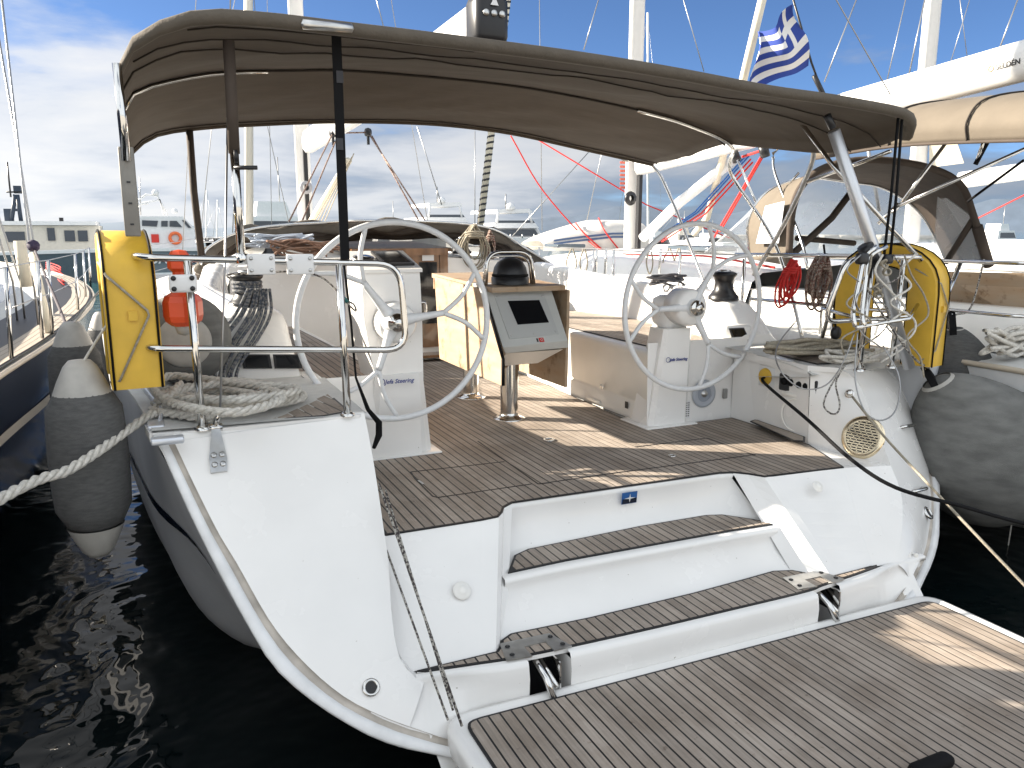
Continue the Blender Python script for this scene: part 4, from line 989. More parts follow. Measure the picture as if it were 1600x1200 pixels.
# bows
def bow(pix, yy, legs=(), r=.0145): pass
MB().tube([canopy_pt(i, .5)+V((0, -.03, -.022)) for i in range(0, 9)]+[], .009, 8).build('bimini_bow', STEEL, Y)
MB().tube(crs([canopy_pt(32, .5)+V((0, -.03, -.02)), canopy_pt(36, .5)+V((0, -.03, -.025)), canopy_pt(40, .5)+V((.02, -.05, -.02)), (2.1, 5.4, 2.75), (2.22, 5.05, 2.28), (2.24, 4.85, 1.95), (2.22, 4.6, 1.45)], 6), .0145, 8).build('bimini_bow', STEEL, Y)
MB().tube(crs([canopy_pt(37, 1)+V((0, 0, -.02)), canopy_pt(40, 1)+V((.0, 0, -.01)), ox(1053, 320, 2.2), ox(1083, 397, 2.2), ox(1106, 455, 2.15)], 6), .0145, 8).build('bimini_bow', STEEL, Y)
MB().tube([(-2.40, 6.6, 2.84), (-2.42, 6.5, 2.1), (-2.40, 6.4, 1.43)], .0145, 8).build('bimini_bow', STEEL, Y)
MB().tube([(-2.41, 3.65, 2.92), (-2.405, 3.66, 2.55)], .018, 10).build('bimini_pole', STEEL, Y)
MB().rbox((-2.405, 3.72, 2.43), (.06, .03, .36), .006).build('perforated_pole', mat('weathered_alu_channel', (.23, .22, .20), .5, metal=.3, noise_amt=.2), Y)
hl = MB()
for k in range(4): hl.box((-2.405, 3.703, 2.30+k*.085), (.014, .004, .007))
hl.build('pole_holes', BLACK, Y)
MB().tube([oy(357, 64, 3.65), oy(366, 240, 3.65)], .024, 10).build('bimini_pole', BROWN, Y)
b_p = MB().tube([oy(366, 240, 3.65), oy(377, 400, 3.65)], .0185, 10).build('bimini_pole', STEEL, Y)
MB().tube([oy(366, 262, 3.63), oy(402, 262, 3.60)], .009, 8).tube([oy(365, 244, 3.64), oy(371, 244, 3.64)], .03, 8).build('pole_crank', BLACK, b_p)
MB().tube([oy(378, 396, 3.64), oy(378, 412, 3.64)], .024, 10).build('rail_clamp', STEEL, b_p)
MB().tube([oy(296, 204, 6.6), oy(303, 300, 6.55), oy(315, 400, 6.5)], .026, 8).build('side_strap_pole', BROWN, Y)
sb = MB().box(oy(530, 225, 3.635).lerp(oy(534, 225, 3.635), .5), (.042, .004, (oy(530, 42, 3.635).z-oy(530, 412, 3.635).z))).build('webbing_strap', RUBBER, Y)
for v_ in (120, 225): MB().box(oy(531, v_, 3.628), (.03, .002, .05)).build('strap_stitching', mat('strap_patch', (.04, .04, .045), .7), sb)
MB().lathe([(.0, .11), (.018, .10), (.02, -.10), (0, -.11)], oy(512, 41, 3.47), (1, 0, .02), 12).build('canopy_strap_bar', STEELM, Y)
MB().tube([oy(537, 412, 3.66), oy(548, 500, 3.8), oy(556, 590, 3.9), oy(575, 640, 4.0), oy(592, 660, 4.05), oy(592, 680, 4.05), oy(584, 700, 4.0)], [.006, .006, .006, .012, .018, .018, .01], 6).build('hanging_strap', RUBBER, Y)
# starboard struts
MB().tube([oy(1237, 172, 4.3), oy(1302, 260, 4.0), oy(1440, 408, 3.62)], .0155, 8).build('bimini_strut', STEEL, Y)
MB().tube([ox(1392, 236, 2.12), ox(1262, 284, 2.2)], .0145, 8).build('bimini_strut', STEEL, Y)
MB().tube(crs([ox(1272, 222, 2.15), ox(1266, 262, 2.2), ox(1225, 350, 2.2), ox(1178, 430, 2.2)], 5), .018, 8).build('bimini_bow', STEELM, Y)
dp = MB().tube([oy(1303, 205, 3.60), oy(1362, 380, 3.58), oy(1421, 574, 3.56)], .036, 14).build('thick_support_pole', ALU, Y)
MB().tube([oy(1292, 180, 3.6), oy(1301, 200, 3.6)], .022, 8).build('pole_tip', BLACK, dp)
MB().tube([oy(1352, 385, 3.56), oy(1364, 412, 3.56)], .05, 12).build('pole_clamp', BLACK, dp); MB().rbox(oy(1347, 404, 3.52), (.08, .05, .07), .015).build('clamp_knob', BLACK, dp)
for u0, u1 in ((1404, 1380), (1410, 1390)):
    MB().tube([oy(u0, 178, 3.55), oy((u0+u1)/2+1, 300, 3.55), oy(u1, 410, 3.54)], .009, 6).build('webbing_strap', RUBBER, Y)
MB().rbox(oy(1386, 405, 3.53), (.07, .05, .06), .015).build('strap_buckle', BLACK, Y)
# backstay with its chainplate
cpl = MB(); c0 = os_(340, 707)+AFT*.006; zx = V((.02, .85, 1)).normalized()
cpl.prism([c0+V((a, 0, 0))+zx*b_ for a, b_ in ((-.036, -.10), (.030, -.10), (.036, -.04), (.018, .12), (-.014, .12), (-.038, -.03))], AFT*.012)
cpl = cpl.build('chainplate', STEELM, Y)
for a in (-.018, .016):
    for b_ in (-.065, -.02): MB().lathe([(0, .006), (.007, .007), (.013, .004), (.014, 0)], c0+AFT*.012+V((a, 0, 0))+zx*b_, AFT, 10).build('chainplate_bolt', STEELM, cpl)
top_ = c0+zx*.12
MB().tube([top_, oy(344, 640, 3.62)], .013, 8).lathe([(.0, .03), (.018, .03), (.018, -.03), (0, -.03)], top_, (1, 0, 0), 12).build('turnbuckle', STEEL, cpl)
bsp = [oy(344, 640, 3.62), oy(352, 400, 3.85), oy(357, 90, 4.35)]
MB().tube(bsp, .0055, 6).build('backstay', WIRE, Y)
e1 = bsp[2]; MB().tube([e1+V((.02, .08, .1)), V((.02, 13.0, 17.5))], .004, 5).build('backstay', WIRE, Y)
MB().tube([V((1.9, 3.7, 3.1)), V((.02, 13.0, 17.5))], .004, 5).build('backstay', WIRE, Y)
# mast, boom, sheet
ms_ = MB().tube([(.02, 13, 1.9), (.02, 13, 18)], .115, 16, flat=.72).build('mast', ALUW, Y)
MB().box((.02, 12.80, 2.9), (.06, .06, 1.3)).build('mast_track', BLACK, ms_)
MB().lathe([(.05, .03), (.09, .03), (.10, 0), (.09, -.03), (.05, -.03)], oy(478, 293, 12.7), (0, 1, 0), 18).build('sheave_disc', mat('sheave_grey', (.3, .3, .32), .4), ms_)
bm0 = oy(482, 222, 12.7); bm1 = ox(752, 40, -.02)
bo = MB(); dv = (bm1-bm0).normalized(); rr0 = []
prof = [(0, .17), (.07, .15), (.10, .05), (.095, -.09), (.05, -.16), (-.05, -.16), (-.095, -.09), (-.10, .05), (-.07, .15)]
bo.loft([[p+V((a, 0, b_)) for a, b_ in prof] for p in (bm0, bm0.lerp(bm1, .5), bm1)], closed=True)
bo.add([bm1+V((a, 0, b_)) for a, b_ in prof], [tuple(range(9))]); BO = bo.build('boom', ALUW, Y)
bend = MB().rbox(bm1+V((.0, -.10, 0)), (.26, .26, .34), .06).build('boom_end_fitting', BLACK, BO)
for a in (-.06, 0, .06): MB().lathe([(0, .01), (.02, .01), (.024, 0)], bm1+V((a, -.235, .03)), (0, -1, 0), 12).build('boom_sheave', STEELM, bend)
MB().prism([bm1+V((a*.03, -.24, .11+b_*.03)) for a, b_ in ((-1, -1), (1, -1), (0, 1))], (0, -.004, 0)).build('maker_mark', WHT, bend)
MB().tube(roundpath([bm1+V((0, -.1, .17)), bm1+V((0, -.1, .26))], .02), .03, 8).build('topping_lift_shackle', STEEL, BO)
MB().tube([bm1+V((0, -.1, .25)), V((.02, 12.9, 17.9))], .004, 5).build('topping_lift', WIRE, Y)
sh0 = oy(575, 207, 10.4); s1 = oy(520, 208, 10.6)
for p in (sh0, s1): MB().lathe([(0, .03), (.05, .03), (.06, 0), (.05, -.03), (0, -.03)], p, (1, .2, 0), 14).box(p+V((0, 0, -.09)), (.03, .03, .12)).build('mainsheet_block', BLACK, BO)
for (p, q) in ((sh0, oy(682, 372, 9.2)), (sh0+V((.05, 0, -.04)), oy(668, 370, 9.2)), (s1, oy(452, 345, 9.0)), (s1+V((.03, 0, -.1)), oy(470, 350, 9.0)), (s1, sh0)):
    MB().tube([p, q], .010, 5).build('mainsheet', ROPER, Y)
MB().tube([oy(545, 250, 11.6), oy(487, 345, 12.6)], .05, 10).build('rod_kicker', SAIL, Y)
for k in range(4): MB().tube([oy(553-k*3, 240+k*5, 11.4), oy(505-k*6, 352, 12.4)], .008, 5).build('kicker_line', ROPET, Y)
for x_, y_ in ((-1.9, 12.2), (1.9, 12.2)): MB().tube([(x_, y_, 1.6), (.02+x_*.45, 13, 10), (.02, 13, 17)], .006, 5).build('shroud', WIRE, Y)
MB().tube([(0, 16.6, 1.95), (.02, 13, 17.3)], .006, 5).build('forestay', WIRE, Y)
# chrome fairlead strip at the port quarter
CHR = mat('satin_chrome', (.62, .65, .70), .35, metal=.5)
fl = MB().rbox(oz(258, 690, 1.405)+V((.01, .02, .0)), (.13, .055, .03), .008).build('fairlead', CHR, Y)
MB().tube(roundpath([(-2.37, 3.78, 1.42), (-2.35, 3.9, 1.46), (-2.43, 4.6, 1.46), (-2.44, 6.2, 1.46)], .05), .018, 8, flat=.5).build('toe_rail', CHR, Y)
MB().rbox(oz(232, 664, 1.43)+V((.03, 0, 0)), (.07, .14, .02), .008).build('chrome_strip', CHR, Y)
# lifting lines to the platform
for (a, b_, r_) in (((592, 755), (722, 1135), .006), ((602, 765), (708, 1110), .005), ((604, 860), (700, 1125), .005)):
    MB().tube([oy(*a, 3.30), oy(*b_, 2.62)], r_, 6).build('platform_lifting_line', ROPEK, Y)
# ================================================================== things on and around the yacht
def eye_rope(pts, r, m, parent, name='lanyard'): return MB().tube(crs(pts, 6), r, 6).build(name, m, parent)
def cyl_fender(loc, r, length, label, tie, m=FGREY, tilt=(0, 0)):
    t_ = thing('boat_fender', label, 'fender', loc, 'grey covered fenders hung between the boats')
    b_ = MB().lathe([(0, -length/2), (r*.35, -length/2+.005), (r*.75, -length/2+.05), (r*.97, -length/2+.12), (r, -length/2+.2), (r*1.02, 0), (r, length/2-.2), (r*.96, length/2-.1), (r*.72, length/2-.03), (r*.6, length/2)], loc, (tilt[0], tilt[1], 1), 32).build('fender_cover', m, t_)
    for s_ in (-1, 1):
        e = MB().lathe([(r*.74, s_*(length/2-.035)), (r*.60, s_*(length/2+.02)), (r*.42, s_*(length/2+.08)), (r*.28, s_*(length/2+.105)), (0, s_*(length/2+.11))], loc, (tilt[0], tilt[1], 1), 24).build('vinyl_end', FWH, t_)
        if s_ > 0: MB().torus(V(loc)+V((tilt[0]*.6, 0, length/2+.075)), .022, .006, axis=(.2, 1, 0), seg=14).build('eyelet', FWH, e)
    eye_rope([V(loc)+V((tilt[0]*.6, -.01, length/2+.075))]+[V(p) for p in tie], .006, ROPEW, t_)
    return t_
cyl_fender((-2.655, 3.78, 1.30), .155, .66, 'grey fender with white ends hanging nearest the camera on the port quarter', [(-2.56, 3.75, 1.85), (-2.45, 3.72, 2.0)])
cyl_fender((-2.80, 5.45, 1.28), .15, .70, 'grey fender with white cone hanging farther forward, between our hull and the navy hull', [(-2.60, 5.3, 1.95), (-2.42, 5.2, 2.08)])
cyl_fender((-2.72, 7.3, 1.22), .14, .6, 'small grey fender hidden behind the other two on the port side', [(-2.6, 7.3, 1.9), (-2.42, 7.3, 2.05)])
t_ = thing('boat_fender', 'fat round grey fender with a white disc end lying on the port deck', 'fender', (-2.22, 4.9, 1.64))
MB().lathe([(.13, .255), (.17, .25), (.22, .20), (.245, .10), (.25, 0), (.245, -.12), (.19, -.24), (.0, -.27)], (-2.20, 4.75, 1.685), (-.04, -1, .06), 36).build('fender_cover', FGREY2, t_)
MB().lathe([(0, .266), (.10, .266), (.130, .262), (.137, .25), (.137, .22)], (-2.20, 4.745, 1.685), (-.04, -1, .06), 36).build('vinyl_end', FWH, t_)
def ball_fender(c, r, axis, label, tie, m, ln=1.25):
    t_ = thing('boat_fender', label, 'fender', c, 'grey covered fenders hung between the boats')
    ax = V(axis).normalized(); pr = []
    for k in range(17):
        a = math.pi*k/16; h = -math.cos(a); rr_ = math.sin(a)**.8
        pr.append((r*rr_*(1-.42*max(0, h)**1.6), r*ln*h*(1.12 if h > 0 else 1)))
    MB().lathe(pr, c, ax, 40).build('fender_cover', m, t_)
    e = V(c)+ax*r*ln*1.10
    MB().lathe([(r*.32, -r*.16), (r*.27, -.04), (r*.20, .0)], e, ax, 24).build('white_collar', FWH, t_)
    nk = MB().prism([e+ax*a_+ax.orthogonal().normalized()*b_ for a_, b_ in ((-.03, -.09), (.02, -.08), (.10, -.035), (.13, 0), (.10, .035), (.02, .08), (-.03, .09))], ax.cross(ax.orthogonal().normalized())*.045).build('rope_eye', RUBBER, t_)
    MB().torus(e+ax*.09+ax.cross(ax.orthogonal().normalized())*.02, .025, .007, axis=ax.cross(ax.orthogonal().normalized()), seg=14).build('eye_rim', STEELM, nk)
    eye_rope([e+ax*.10]+[V(p) for p in tie], .007, ROPEK, t_)
    return t_
bfc = oy(1532, 702, 3.45); bfe = oy(1462, 592, 3.62)
ball_fender(bfc, .475, (bfe-bfc), 'huge round grey fender at the starboard quarter, cut by the right edge of the photo', [oy(1424, 555, 3.45), oy(1372, 480, 3.5), oy(1345, 430, 3.52)], FGREY2, 1.12)
bf2 = oy(1492, 582, 3.95)
ball_fender(bf2, .27, (-.15, 0, 1), 'smaller grey fender hanging above and behind the huge round one', [oy(1517, 480, 4.0), oy(1538, 405, 4.0)], FGREY, 1.15)

def horseshoe(x, yc, zc, hw, hh, th, label, group='yellow horseshoe lifebuoys', rz=0, tilt=0):
    t_ = thing('horseshoe_lifebuoy', label, 'lifebuoy', (x, yc, zc), group, rz=rz)
    # U in the local y-z plane, thickness along x
    def U(hw_, top, bot, n=14):
        pts = [V((0, -hw_, bot))]
        for k in range(n+1):
            a = math.pi*k/n; pts.append(V((0, -math.cos(a)*hw_, top-hw_*.9+math.sin(a)**.8*hw_*.9)))
        pts.append(V((0, hw_, bot))); return pts
    O = U(hw, hh/2, -hh/2); I = U(hw*.43, hh/2-.15, -hh/2)
    mb = MB(); prof = ((-1, .02), (-.86, 0), (.86, 0), (1, .02))
    rows_ = []
    for sx, ins in prof: rows_.append([V((sx*th/2, p.y*(1-ins*2), p.z-ins*(.8 if p.z > 0 else 0))) for p in O])
    for sx, ins in prof[::-1]: rows_.append([V((sx*th/2, p.y*(1+ins*3), p.z+ins*(.5 if p.z > -.1 else 0))) for p in I])
    rows_.append(rows_[0]); mb.loft(rows_)
    for e_ in (0, -1): mb.add([r_[e_] for r_ in rows_[:-1]], [tuple(range(8))])
    b_ = mb.build('buoy_cover', YEL, t_, local=True)
    for sx in (-1, 1):
        MB().tube([V((sx*th/2*.90, p.y*1.004, p.z*1.004)) for p in O], .0055, 6).tube([V((sx*th/2*.9, p.y, p.z)) for p in I], .005, 6).build('black_piping', RUBBER, t_, local=True)
    MB().box((0, -hw*1.0-.004, -.02), (.035, .02, .04)).build('grab_line_loop', YEL, t_, local=True)
    MB().tube([V(q) for q in ((-th/2-.004, -hw*.55, hh*.30), (-th/2*.85, -hw-.007, .15), (th/2*.55, -hw-.012, 0), (th/2*.6, -hw-.012, -.02), (-th/2*.7, -hw-.007, -.29), (-th/2-.004, -hw*.8, -hh*.46))], .0055, 6).build('grab_line', ROPET, t_, local=True)
    return t_
hA = horseshoe(-2.455, 3.98, 1.945, .31, .66, .205, 'yellow horseshoe lifebuoy seen edge-on at the left end of the stern rail', rz=R(4))
hB = horseshoe(2.29, 3.90, 1.79, .36, .80, .17, 'yellow horseshoe lifebuoy seen face-on among the tangled starboard rail', rz=R(13))
# orange rescue light hanging on the stern rail
rl = thing('rescue_light', 'orange rescue light with a white float hanging behind the port rail stanchion', 'rescue light', oy(287, 480, 3.74))
c = oy(286, 482, 3.76)
MB().lathe([(0, -.075), (.05, -.075), (.075, -.055), (.082, -.03), (.082, .03), (.072, .055), (.045, .07), (.03, .10), (.032, .16), (.05, .175), (.05, .22), (.03, .25), (0, .255)], c, seg=8, smooth=False).build('orange_body', ORG, rl)
MB().lathe([(0, -.12), (.03, -.11), (.04, -.08), (.04, -.07)], c, seg=16).build('clear_lens', FWH, rl)
br = MB().rbox(oy(286, 443, 3.62), (.11, .03, .075), .012).build('white_bracket', WHT, rl)
for a in (-1, 1):
    for b_ in (-1, 1): MB().lathe([(0, .006), (.009, .005), (.011, 0)], oy(286, 443, 3.603)+V((a*.036, 0, b_*.022)), (0, -1, 0), 8).build('bracket_bolt', BLACK, br)

# ------------------------------------------------------------------ ropes
def rope_thing(name, label, pts, r, m, laid=True, sm=6, group=None, cat='rope'):
    mb = MB(); P = crs(pts, sm)
    (mb.rope(P, r) if laid else mb.tube(P, r, 7))
    return tag(mb.build(name, m, loc=P[0]), label, cat, group)
# laid mooring line to the left
a = oz(228, 652, 1.45); b_ = oy(-40, 803, 3.1)
rope_thing('mooring_line', 'thick white laid mooring line running from the port quarter out past the left edge', [a+V((.05, .02, .01)), a, a.lerp(b_, .5)+V((0, 0, -.035)), b_, b_+(b_-a)*2.2+V((0, 0, -.10))], .0215, ROPEW)
# white coil piled on the port quarter
rnd = random.Random(3); P = []
for k in range(8):
    zl = 1.44+.011*k
    uL, vL = 236+rnd.uniform(-6, 34), 628-k*3+rnd.uniform(-10, 12); uR, vR = 410+rnd.uniform(-40, 66), 622-k*2+rnd.uniform(-12, 10)
    m_ = ((uL+uR)/2+rnd.uniform(-15, 15), (vL+vR)/2+14+rnd.uniform(-6, 12)); m2 = ((uL+uR)/2+rnd.uniform(-15, 15), (vL+vR)/2-14+rnd.uniform(-8, 6))
    P += [oz(uL, vL, zl+.01), oz(*m_, zl+.015), oz(uR, vR, zl+.012), oz(*m2, zl+.02)]
P += [oz(300, 590, 1.54), oz(262, 588, 1.54), oz(240, 605, 1.53), oz(262, 622, 1.53), oz(282, 600, 1.55)]
rope_thing('rope_pile', 'white laid mooring rope heaped in loops on the port quarter deck', P, .0215, ROPEW)
P = []
for k in range(3):
    P += [oz(330+k*5, 655-k*8, 1.45), oz(280, 648-k*7, 1.46+.01*k), oz(238+k*8, 640-k*6, 1.46), oz(300, 630, 1.47+.01*k), oz(400-k*10, 628, 1.46)]
rope_thing('rope_pile', 'white laid rope turn lying in front of the port heap, at the stanchion foot', P, .0215, ROPEW)
# flecked jib sheet falling from the port winch
mb = MB(); rnd = random.Random(5)
for k in range(9):
    o = (k-3.5)*8.5+rnd.uniform(-2.5, 2.5)
    mb.tube(crs([oy(402+o*.5, 452, 5.12), oy(392+o*.8, 490, 5.0), oy(366+o+rnd.uniform(-3, 3), 530, 4.85), oy(345+o*.9+rnd.uniform(-4, 4), 568, 4.7), oy(338+o*.8, 596, 4.55), oy(330+o*1.4, 622, 4.35)], 5), .0095, 7)
tag(mb.build('jib_sheet', ROPEB, loc=(-1.9, 4.9, 1.7)), 'grey and blue flecked sheet falling in a bundle from the port winch', 'rope')
def hank(name, c, w_, h, n, r, m, label, yd=.05, seed=1, group=None, cat='rope', lean=0):
    rnd = random.Random(seed); mb = MB(); c = V(c); P = []
    for k in range(n):
        w1 = w_*rnd.uniform(.45, 1); h1 = h*rnd.uniform(.7, 1); dy = rnd.uniform(-yd, yd)
        for q in range(8):
            a = 2*math.pi*q/8+math.pi/2
            P.append(c+V((math.cos(a)*w1/2*(1.0 if math.sin(a) < .3 else .55)+lean*(math.sin(a)-1)*h1/2, dy+rnd.uniform(-.01, .01), (math.sin(a)-1)*h1/2+rnd.uniform(-.01, .01))))
    mb.tube(crs(P, 4), r, 6)
    for z_ in (-.10, -.13, -.16): mb.torus(c+V((lean*z_, 0, z_*h*1.6)), w_*.30, r*1.1, axis=(0, .1, 1), seg=14, ps=5)
    return tag(mb.build(name, m, loc=c), label, cat, group)
hank('rope_hank', oy(1285, 398, 4.45), .20, .42, 13, .0085, ROPER, 'brown flecked rope hank hanging from the starboard lifeline', seed=2, lean=.1)
hank('rope_hank', oy(1240, 408, 4.75), .17, .36, 8, .0085, REDR, 'bright red rope hank hanging beside the brown flecked one', seed=4, lean=.25)
hank('rope_hank', oy(741, 352, 8.2), .34, .50, 10, .0095, ROPET, 'pale halyard tails looped over the starboard cabin winch', seed=6)
hank('rope_hank', oy(766, 360, 8.3), .14, .42, 5, .0085, ROPER, 'red flecked halyard tail hanging right of the pale loops', seed=16)
def pile(name, u0, u1, v0, v1, y0, n, r, m, label, seed, dz=.05):
    rnd = random.Random(seed); P = []
    for k in range(n):
        f = (k % 2); u = (u0 if f else u1)+rnd.uniform(-.18, .18)*(u1-u0); v = rnd.uniform(v0, v1)
        P.append(oy(u, v, y0+rnd.uniform(-.1, .1))); P.append(oy((u0+u1)/2+rnd.uniform(-.2, .2)*(u1-u0), rnd.uniform(v0, v1), y0+rnd.uniform(-.1, .1)))
    return tag(MB().tube(crs(P, 6), r, 6).build(name, m, loc=P[0]), label, 'rope')
pile('rope_bundle', 395, 478, 365, 386, 8.1, 26, .011, mat('pale_blue_rope', (.42, .46, .52), .9), 'pale blue rope bundle stuffed under the folded hood to port', 3)
pile('rope_bundle', 430, 520, 374, 402, 8.0, 22, .010, mat('brown_rope', (.28, .17, .12), .9), 'brown rope bundle on the cabin roof behind the port wheel', 8)
pile('rope_bundle', 1015, 1065, 430, 446, 6.0, 16, .011, mat('charcoal_rope', (.10, .10, .11), .9), 'charcoal rope coil on the starboard coaming left of the wheel', 9)
pile('rope_bundle', 1215, 1345, 530, 556, 4.0, 14, .014, ROPET, 'grey mooring rope lying across the starboard quarter seat', 12)
pile('rope_bundle', 1290, 1370, 545, 572, 3.8, 10, .012, ROPEW, 'worn white rope tangle at the foot of the starboard stern rail', 14)
rope_thing('tether_wire', 'thin grey line looping down over the starboard locker wall', [oy(1245, 500, 4.1), oy(1215, 540, 3.9), oy(1217, 575, 3.7), oy(1250, 606, 3.6), oy(1290, 602, 3.55), oy(1318, 565, 3.5), oy(1335, 520, 3.5)], .0045, WIRE, laid=False)
rope_thing('tether_wire', 'thin dark line drooping from the starboard rail over the quarter', [oy(1340, 520, 3.45), oy(1336, 590, 3.4), oy(1350, 640, 3.3), oy(1375, 657, 3.25), oy(1400, 640, 3.3), oy(1405, 590, 3.4), oy(1380, 540, 3.5)], .0045, WIRE, laid=False)
rope_thing('lanyard_loop', 'flecked lanyard loop hanging on the white quarter near the bollard pin', [oy(1320, 572, 3.5), oy(1300, 600, 3.46), oy(1287, 630, 3.42), oy(1296, 645, 3.4), oy(1308, 645, 3.4), oy(1312, 630, 3.42), oy(1306, 600, 3.46), oy(1316, 575, 3.5)], .0055, ROPEK, laid=False)
rope_thing('safety_lanyard', 'thin grey lanyard with a teal sleeve strung under the port rail pads', [oy(362, 438, 3.7), oy(355, 430, 3.7), oy(372, 428, 3.7), oy(400, 428, 3.72), oy(455, 424, 3.75), oy(500, 432, 3.72), oy(530, 458, 3.68), oy(545, 476, 3.66), oy(556, 486, 3.66), oy(553, 476, 3.66), oy(542, 470, 3.66)], .0045, ROPEK, laid=False)
tag(MB().tube([oy(530, 458, 3.66), oy(543, 472, 3.66)], .009, 8).build('teal_sleeve', mat('teal_sleeve', (.02, .12, .11), .6), loc=oy(530, 458, 3.66)), 'teal heat shrink sleeve on the lanyard right of the stanchion', 'sleeve')
rnd = random.Random(31)
for k, lab in enumerate(('thin grey line tied from the rail corner down to the starboard quarter', 'second grey line wound round the starboard support pole', 'short pale cord hanging off the starboard rack hoops', 'flecked cord crossing in front of the yellow buoy', 'thin cord running from the strap buckle to the quarter', 'cream cord knotted on the top rail over the yellow buoy')):
    u0 = 1345+k*17; P = [oy(u0, 398, 3.50)]
    for q in range(1, 7): P.append(oy(u0+rnd.uniform(-26, 26)-6*q*(1 if k % 2 else -.6), 398+q*(24+2*k % 9), 3.50+rnd.uniform(-.03, .03)))
    rope_thing('tied_cord', lab, P, .0048+.0012*(k % 3), (WIRE, ROPET, ROPEW, ROPEK, ROPET, ROPEW)[k], laid=False)
for k, (u, v) in enumerate(((1383, 418), (1370, 455))):
    o = MB()
    for q in range(4): o.torus(oy(u+q*2-3, v+q*5-8, 3.49), .022, .007, axis=(rnd.uniform(-1, 1), rnd.uniform(-1, 1), .6), seg=14, ps=6)
    tag(o.build('rope_knot', ROPET, loc=oy(u, v, 3.49)), ('knot of tan cord just under the black pole clamp', 'lower knot of tan cord on the starboard rack hoops')[k], 'knot')
for k, (u, v) in enumerate(((1306, 520), (1290, 412))):
    hb_ = thing('snatch_block', ('black block hanging by its strap over the starboard quarter seat', 'small dark block clipped to the lifeline above the rope hanks')[k], 'block', oy(u, v, (3.9, 4.45)[k]))
    MB().lathe([(0, .022), (.035, .022), (.045, .01), (.045, -.01), (.035, -.022), (0, -.022)], oy(u, v, (3.9, 4.45)[k]), (-.3, 1, 0), 16).build('cheek', BLACK, hb_)
    MB().tube([oy(u, v-4, (3.9, 4.45)[k]), oy(u-3, v-30, (3.9, 4.45)[k])], .008, 6).build('strap', RUBBER, hb_)
# black shore power cable
a = V((pw.x-.02, pw.y-.01, pw.z))
rope_thing('shore_power_cable', 'thick black shore power cable from the yellow inlet past the right edge', [a, a+V((-.06, -.05, -.03)), oy(1262, 656, 3.35), oy(1330, 718, 2.95), oy(1400, 762, 2.75), oy(1500, 790, 2.6), oy(1620, 822, 2.45), oy(1800, 850, 2.2)], .0105, RUBBER, laid=False, cat='cable')
rope_thing('mooring_line', 'thin grey mooring line running aft from the starboard bollard pin', [oy(1332, 620, 3.42), oy(1380, 680, 3.1), oy(1440, 745, 2.8), oy(1520, 830, 2.5), oy(1640, 955, 2.2)], .0075, ROPET, laid=False)
rope_thing('hanging_line', 'thin white line hanging into the water below the big round fender', [oy(1582, 810, 3.5), oy(1574, 860, 3.48), oy(1566, 905, 3.46), V((oy(1562, 970, 3.4).x, 3.4, -.1))], .005, ROPEW, laid=False)

# ------------------------------------------------------------------ neighbouring yachts
def sail_hull(par, cx, stations, m, deckm, stripe=None):
    """stations: y, half beam, deck z, keel z"""
    rows = []
    for (yy, bw, zd, zk) in stations:
        r = []
        for i in range(-12, 13):
            a = abs(i)/12*math.pi/2; s_ = 1 if i > 0 else -1
            r.append(V((cx+s_*bw*(math.sin(a)**.45), yy, zk+(zd-zk)*(1-math.cos(a)**1.2))) if i else V((cx, yy, zk)))
        rows.append(r)
    rr = dense(rows, 4)
    h = MB().loft(rr).add(rr[0], [tuple(range(25))]).build('hull', m, par)
    dkr = [[r[0], r[0]+V((.10, 0, .03)), V((cx, r[0].y, r[0].z+.08)), r[-1]+V((-.10, 0, .03)), r[-1]] for r in rr]
    d = MB().loft(dkr, smooth=False).build('deck', deckm, par)
    e = [r[0]+V((0, 0, .015)) for r in rr]; f = [r[-1]+V((0, 0, .015)) for r in rr]
    MB().tube(e, .022, 6).tube(f, .022, 6).build('toe_rail', mat('pale_toe_rail', (.48, .42, .34), .5), par)
    return rr
P1 = thing('sailing_yacht', 'navy hulled yacht with a teak side deck moored along the left edge', 'sailing yacht', (-5.3, 8, 0))
r1 = sail_hull(P1, -5.25, ((2.6, 1.55, 1.25, -.1), (4.5, 1.75, 1.26, -.3), (6.5, 1.93, 1.28, -.5), (8.5, 2.13, 1.31, -.6), (12, 2.24, 1.36, -.6), (15, 1.9, 1.45, -.5), (18, .9, 1.58, -.3), (19.4, .05, 1.66, .2)), NAVY, NONSKID)
def onhull(rr, side, z):
    out = []
    for r in rr:
        h = r[13:] if side > 0 else r[:12][::-1]
        for a, b_ in zip(h, h[1:]):
            if min(a.z, b_.z) <= z <= max(a.z, b_.z): out.append(a.lerp(b_, (z-a.z)/(b_.z-a.z+1e-9))); break
    return out
e_ = onhull(r1, 1, .88); f_ = onhull(r1, 1, .80)
n = min(len(e_), len(f_)); MB().loft([[p+V((.008, 0, 0)) for p in e_[:n]], [p+V((.008, 0, 0)) for p in f_[:n]]]).build('hull_stripe', mat('cream_stripe', (.5, .47, .42), .4), P1)
for k in range(3): MB().lathe([(0, .01), (.03, .01), (.035, 0)], onhull(r1, 1, 1.12)[16+k]+V((.012, 0, 0)), (1, 0, 0), 14).build('hull_vent', STEELM, P1)
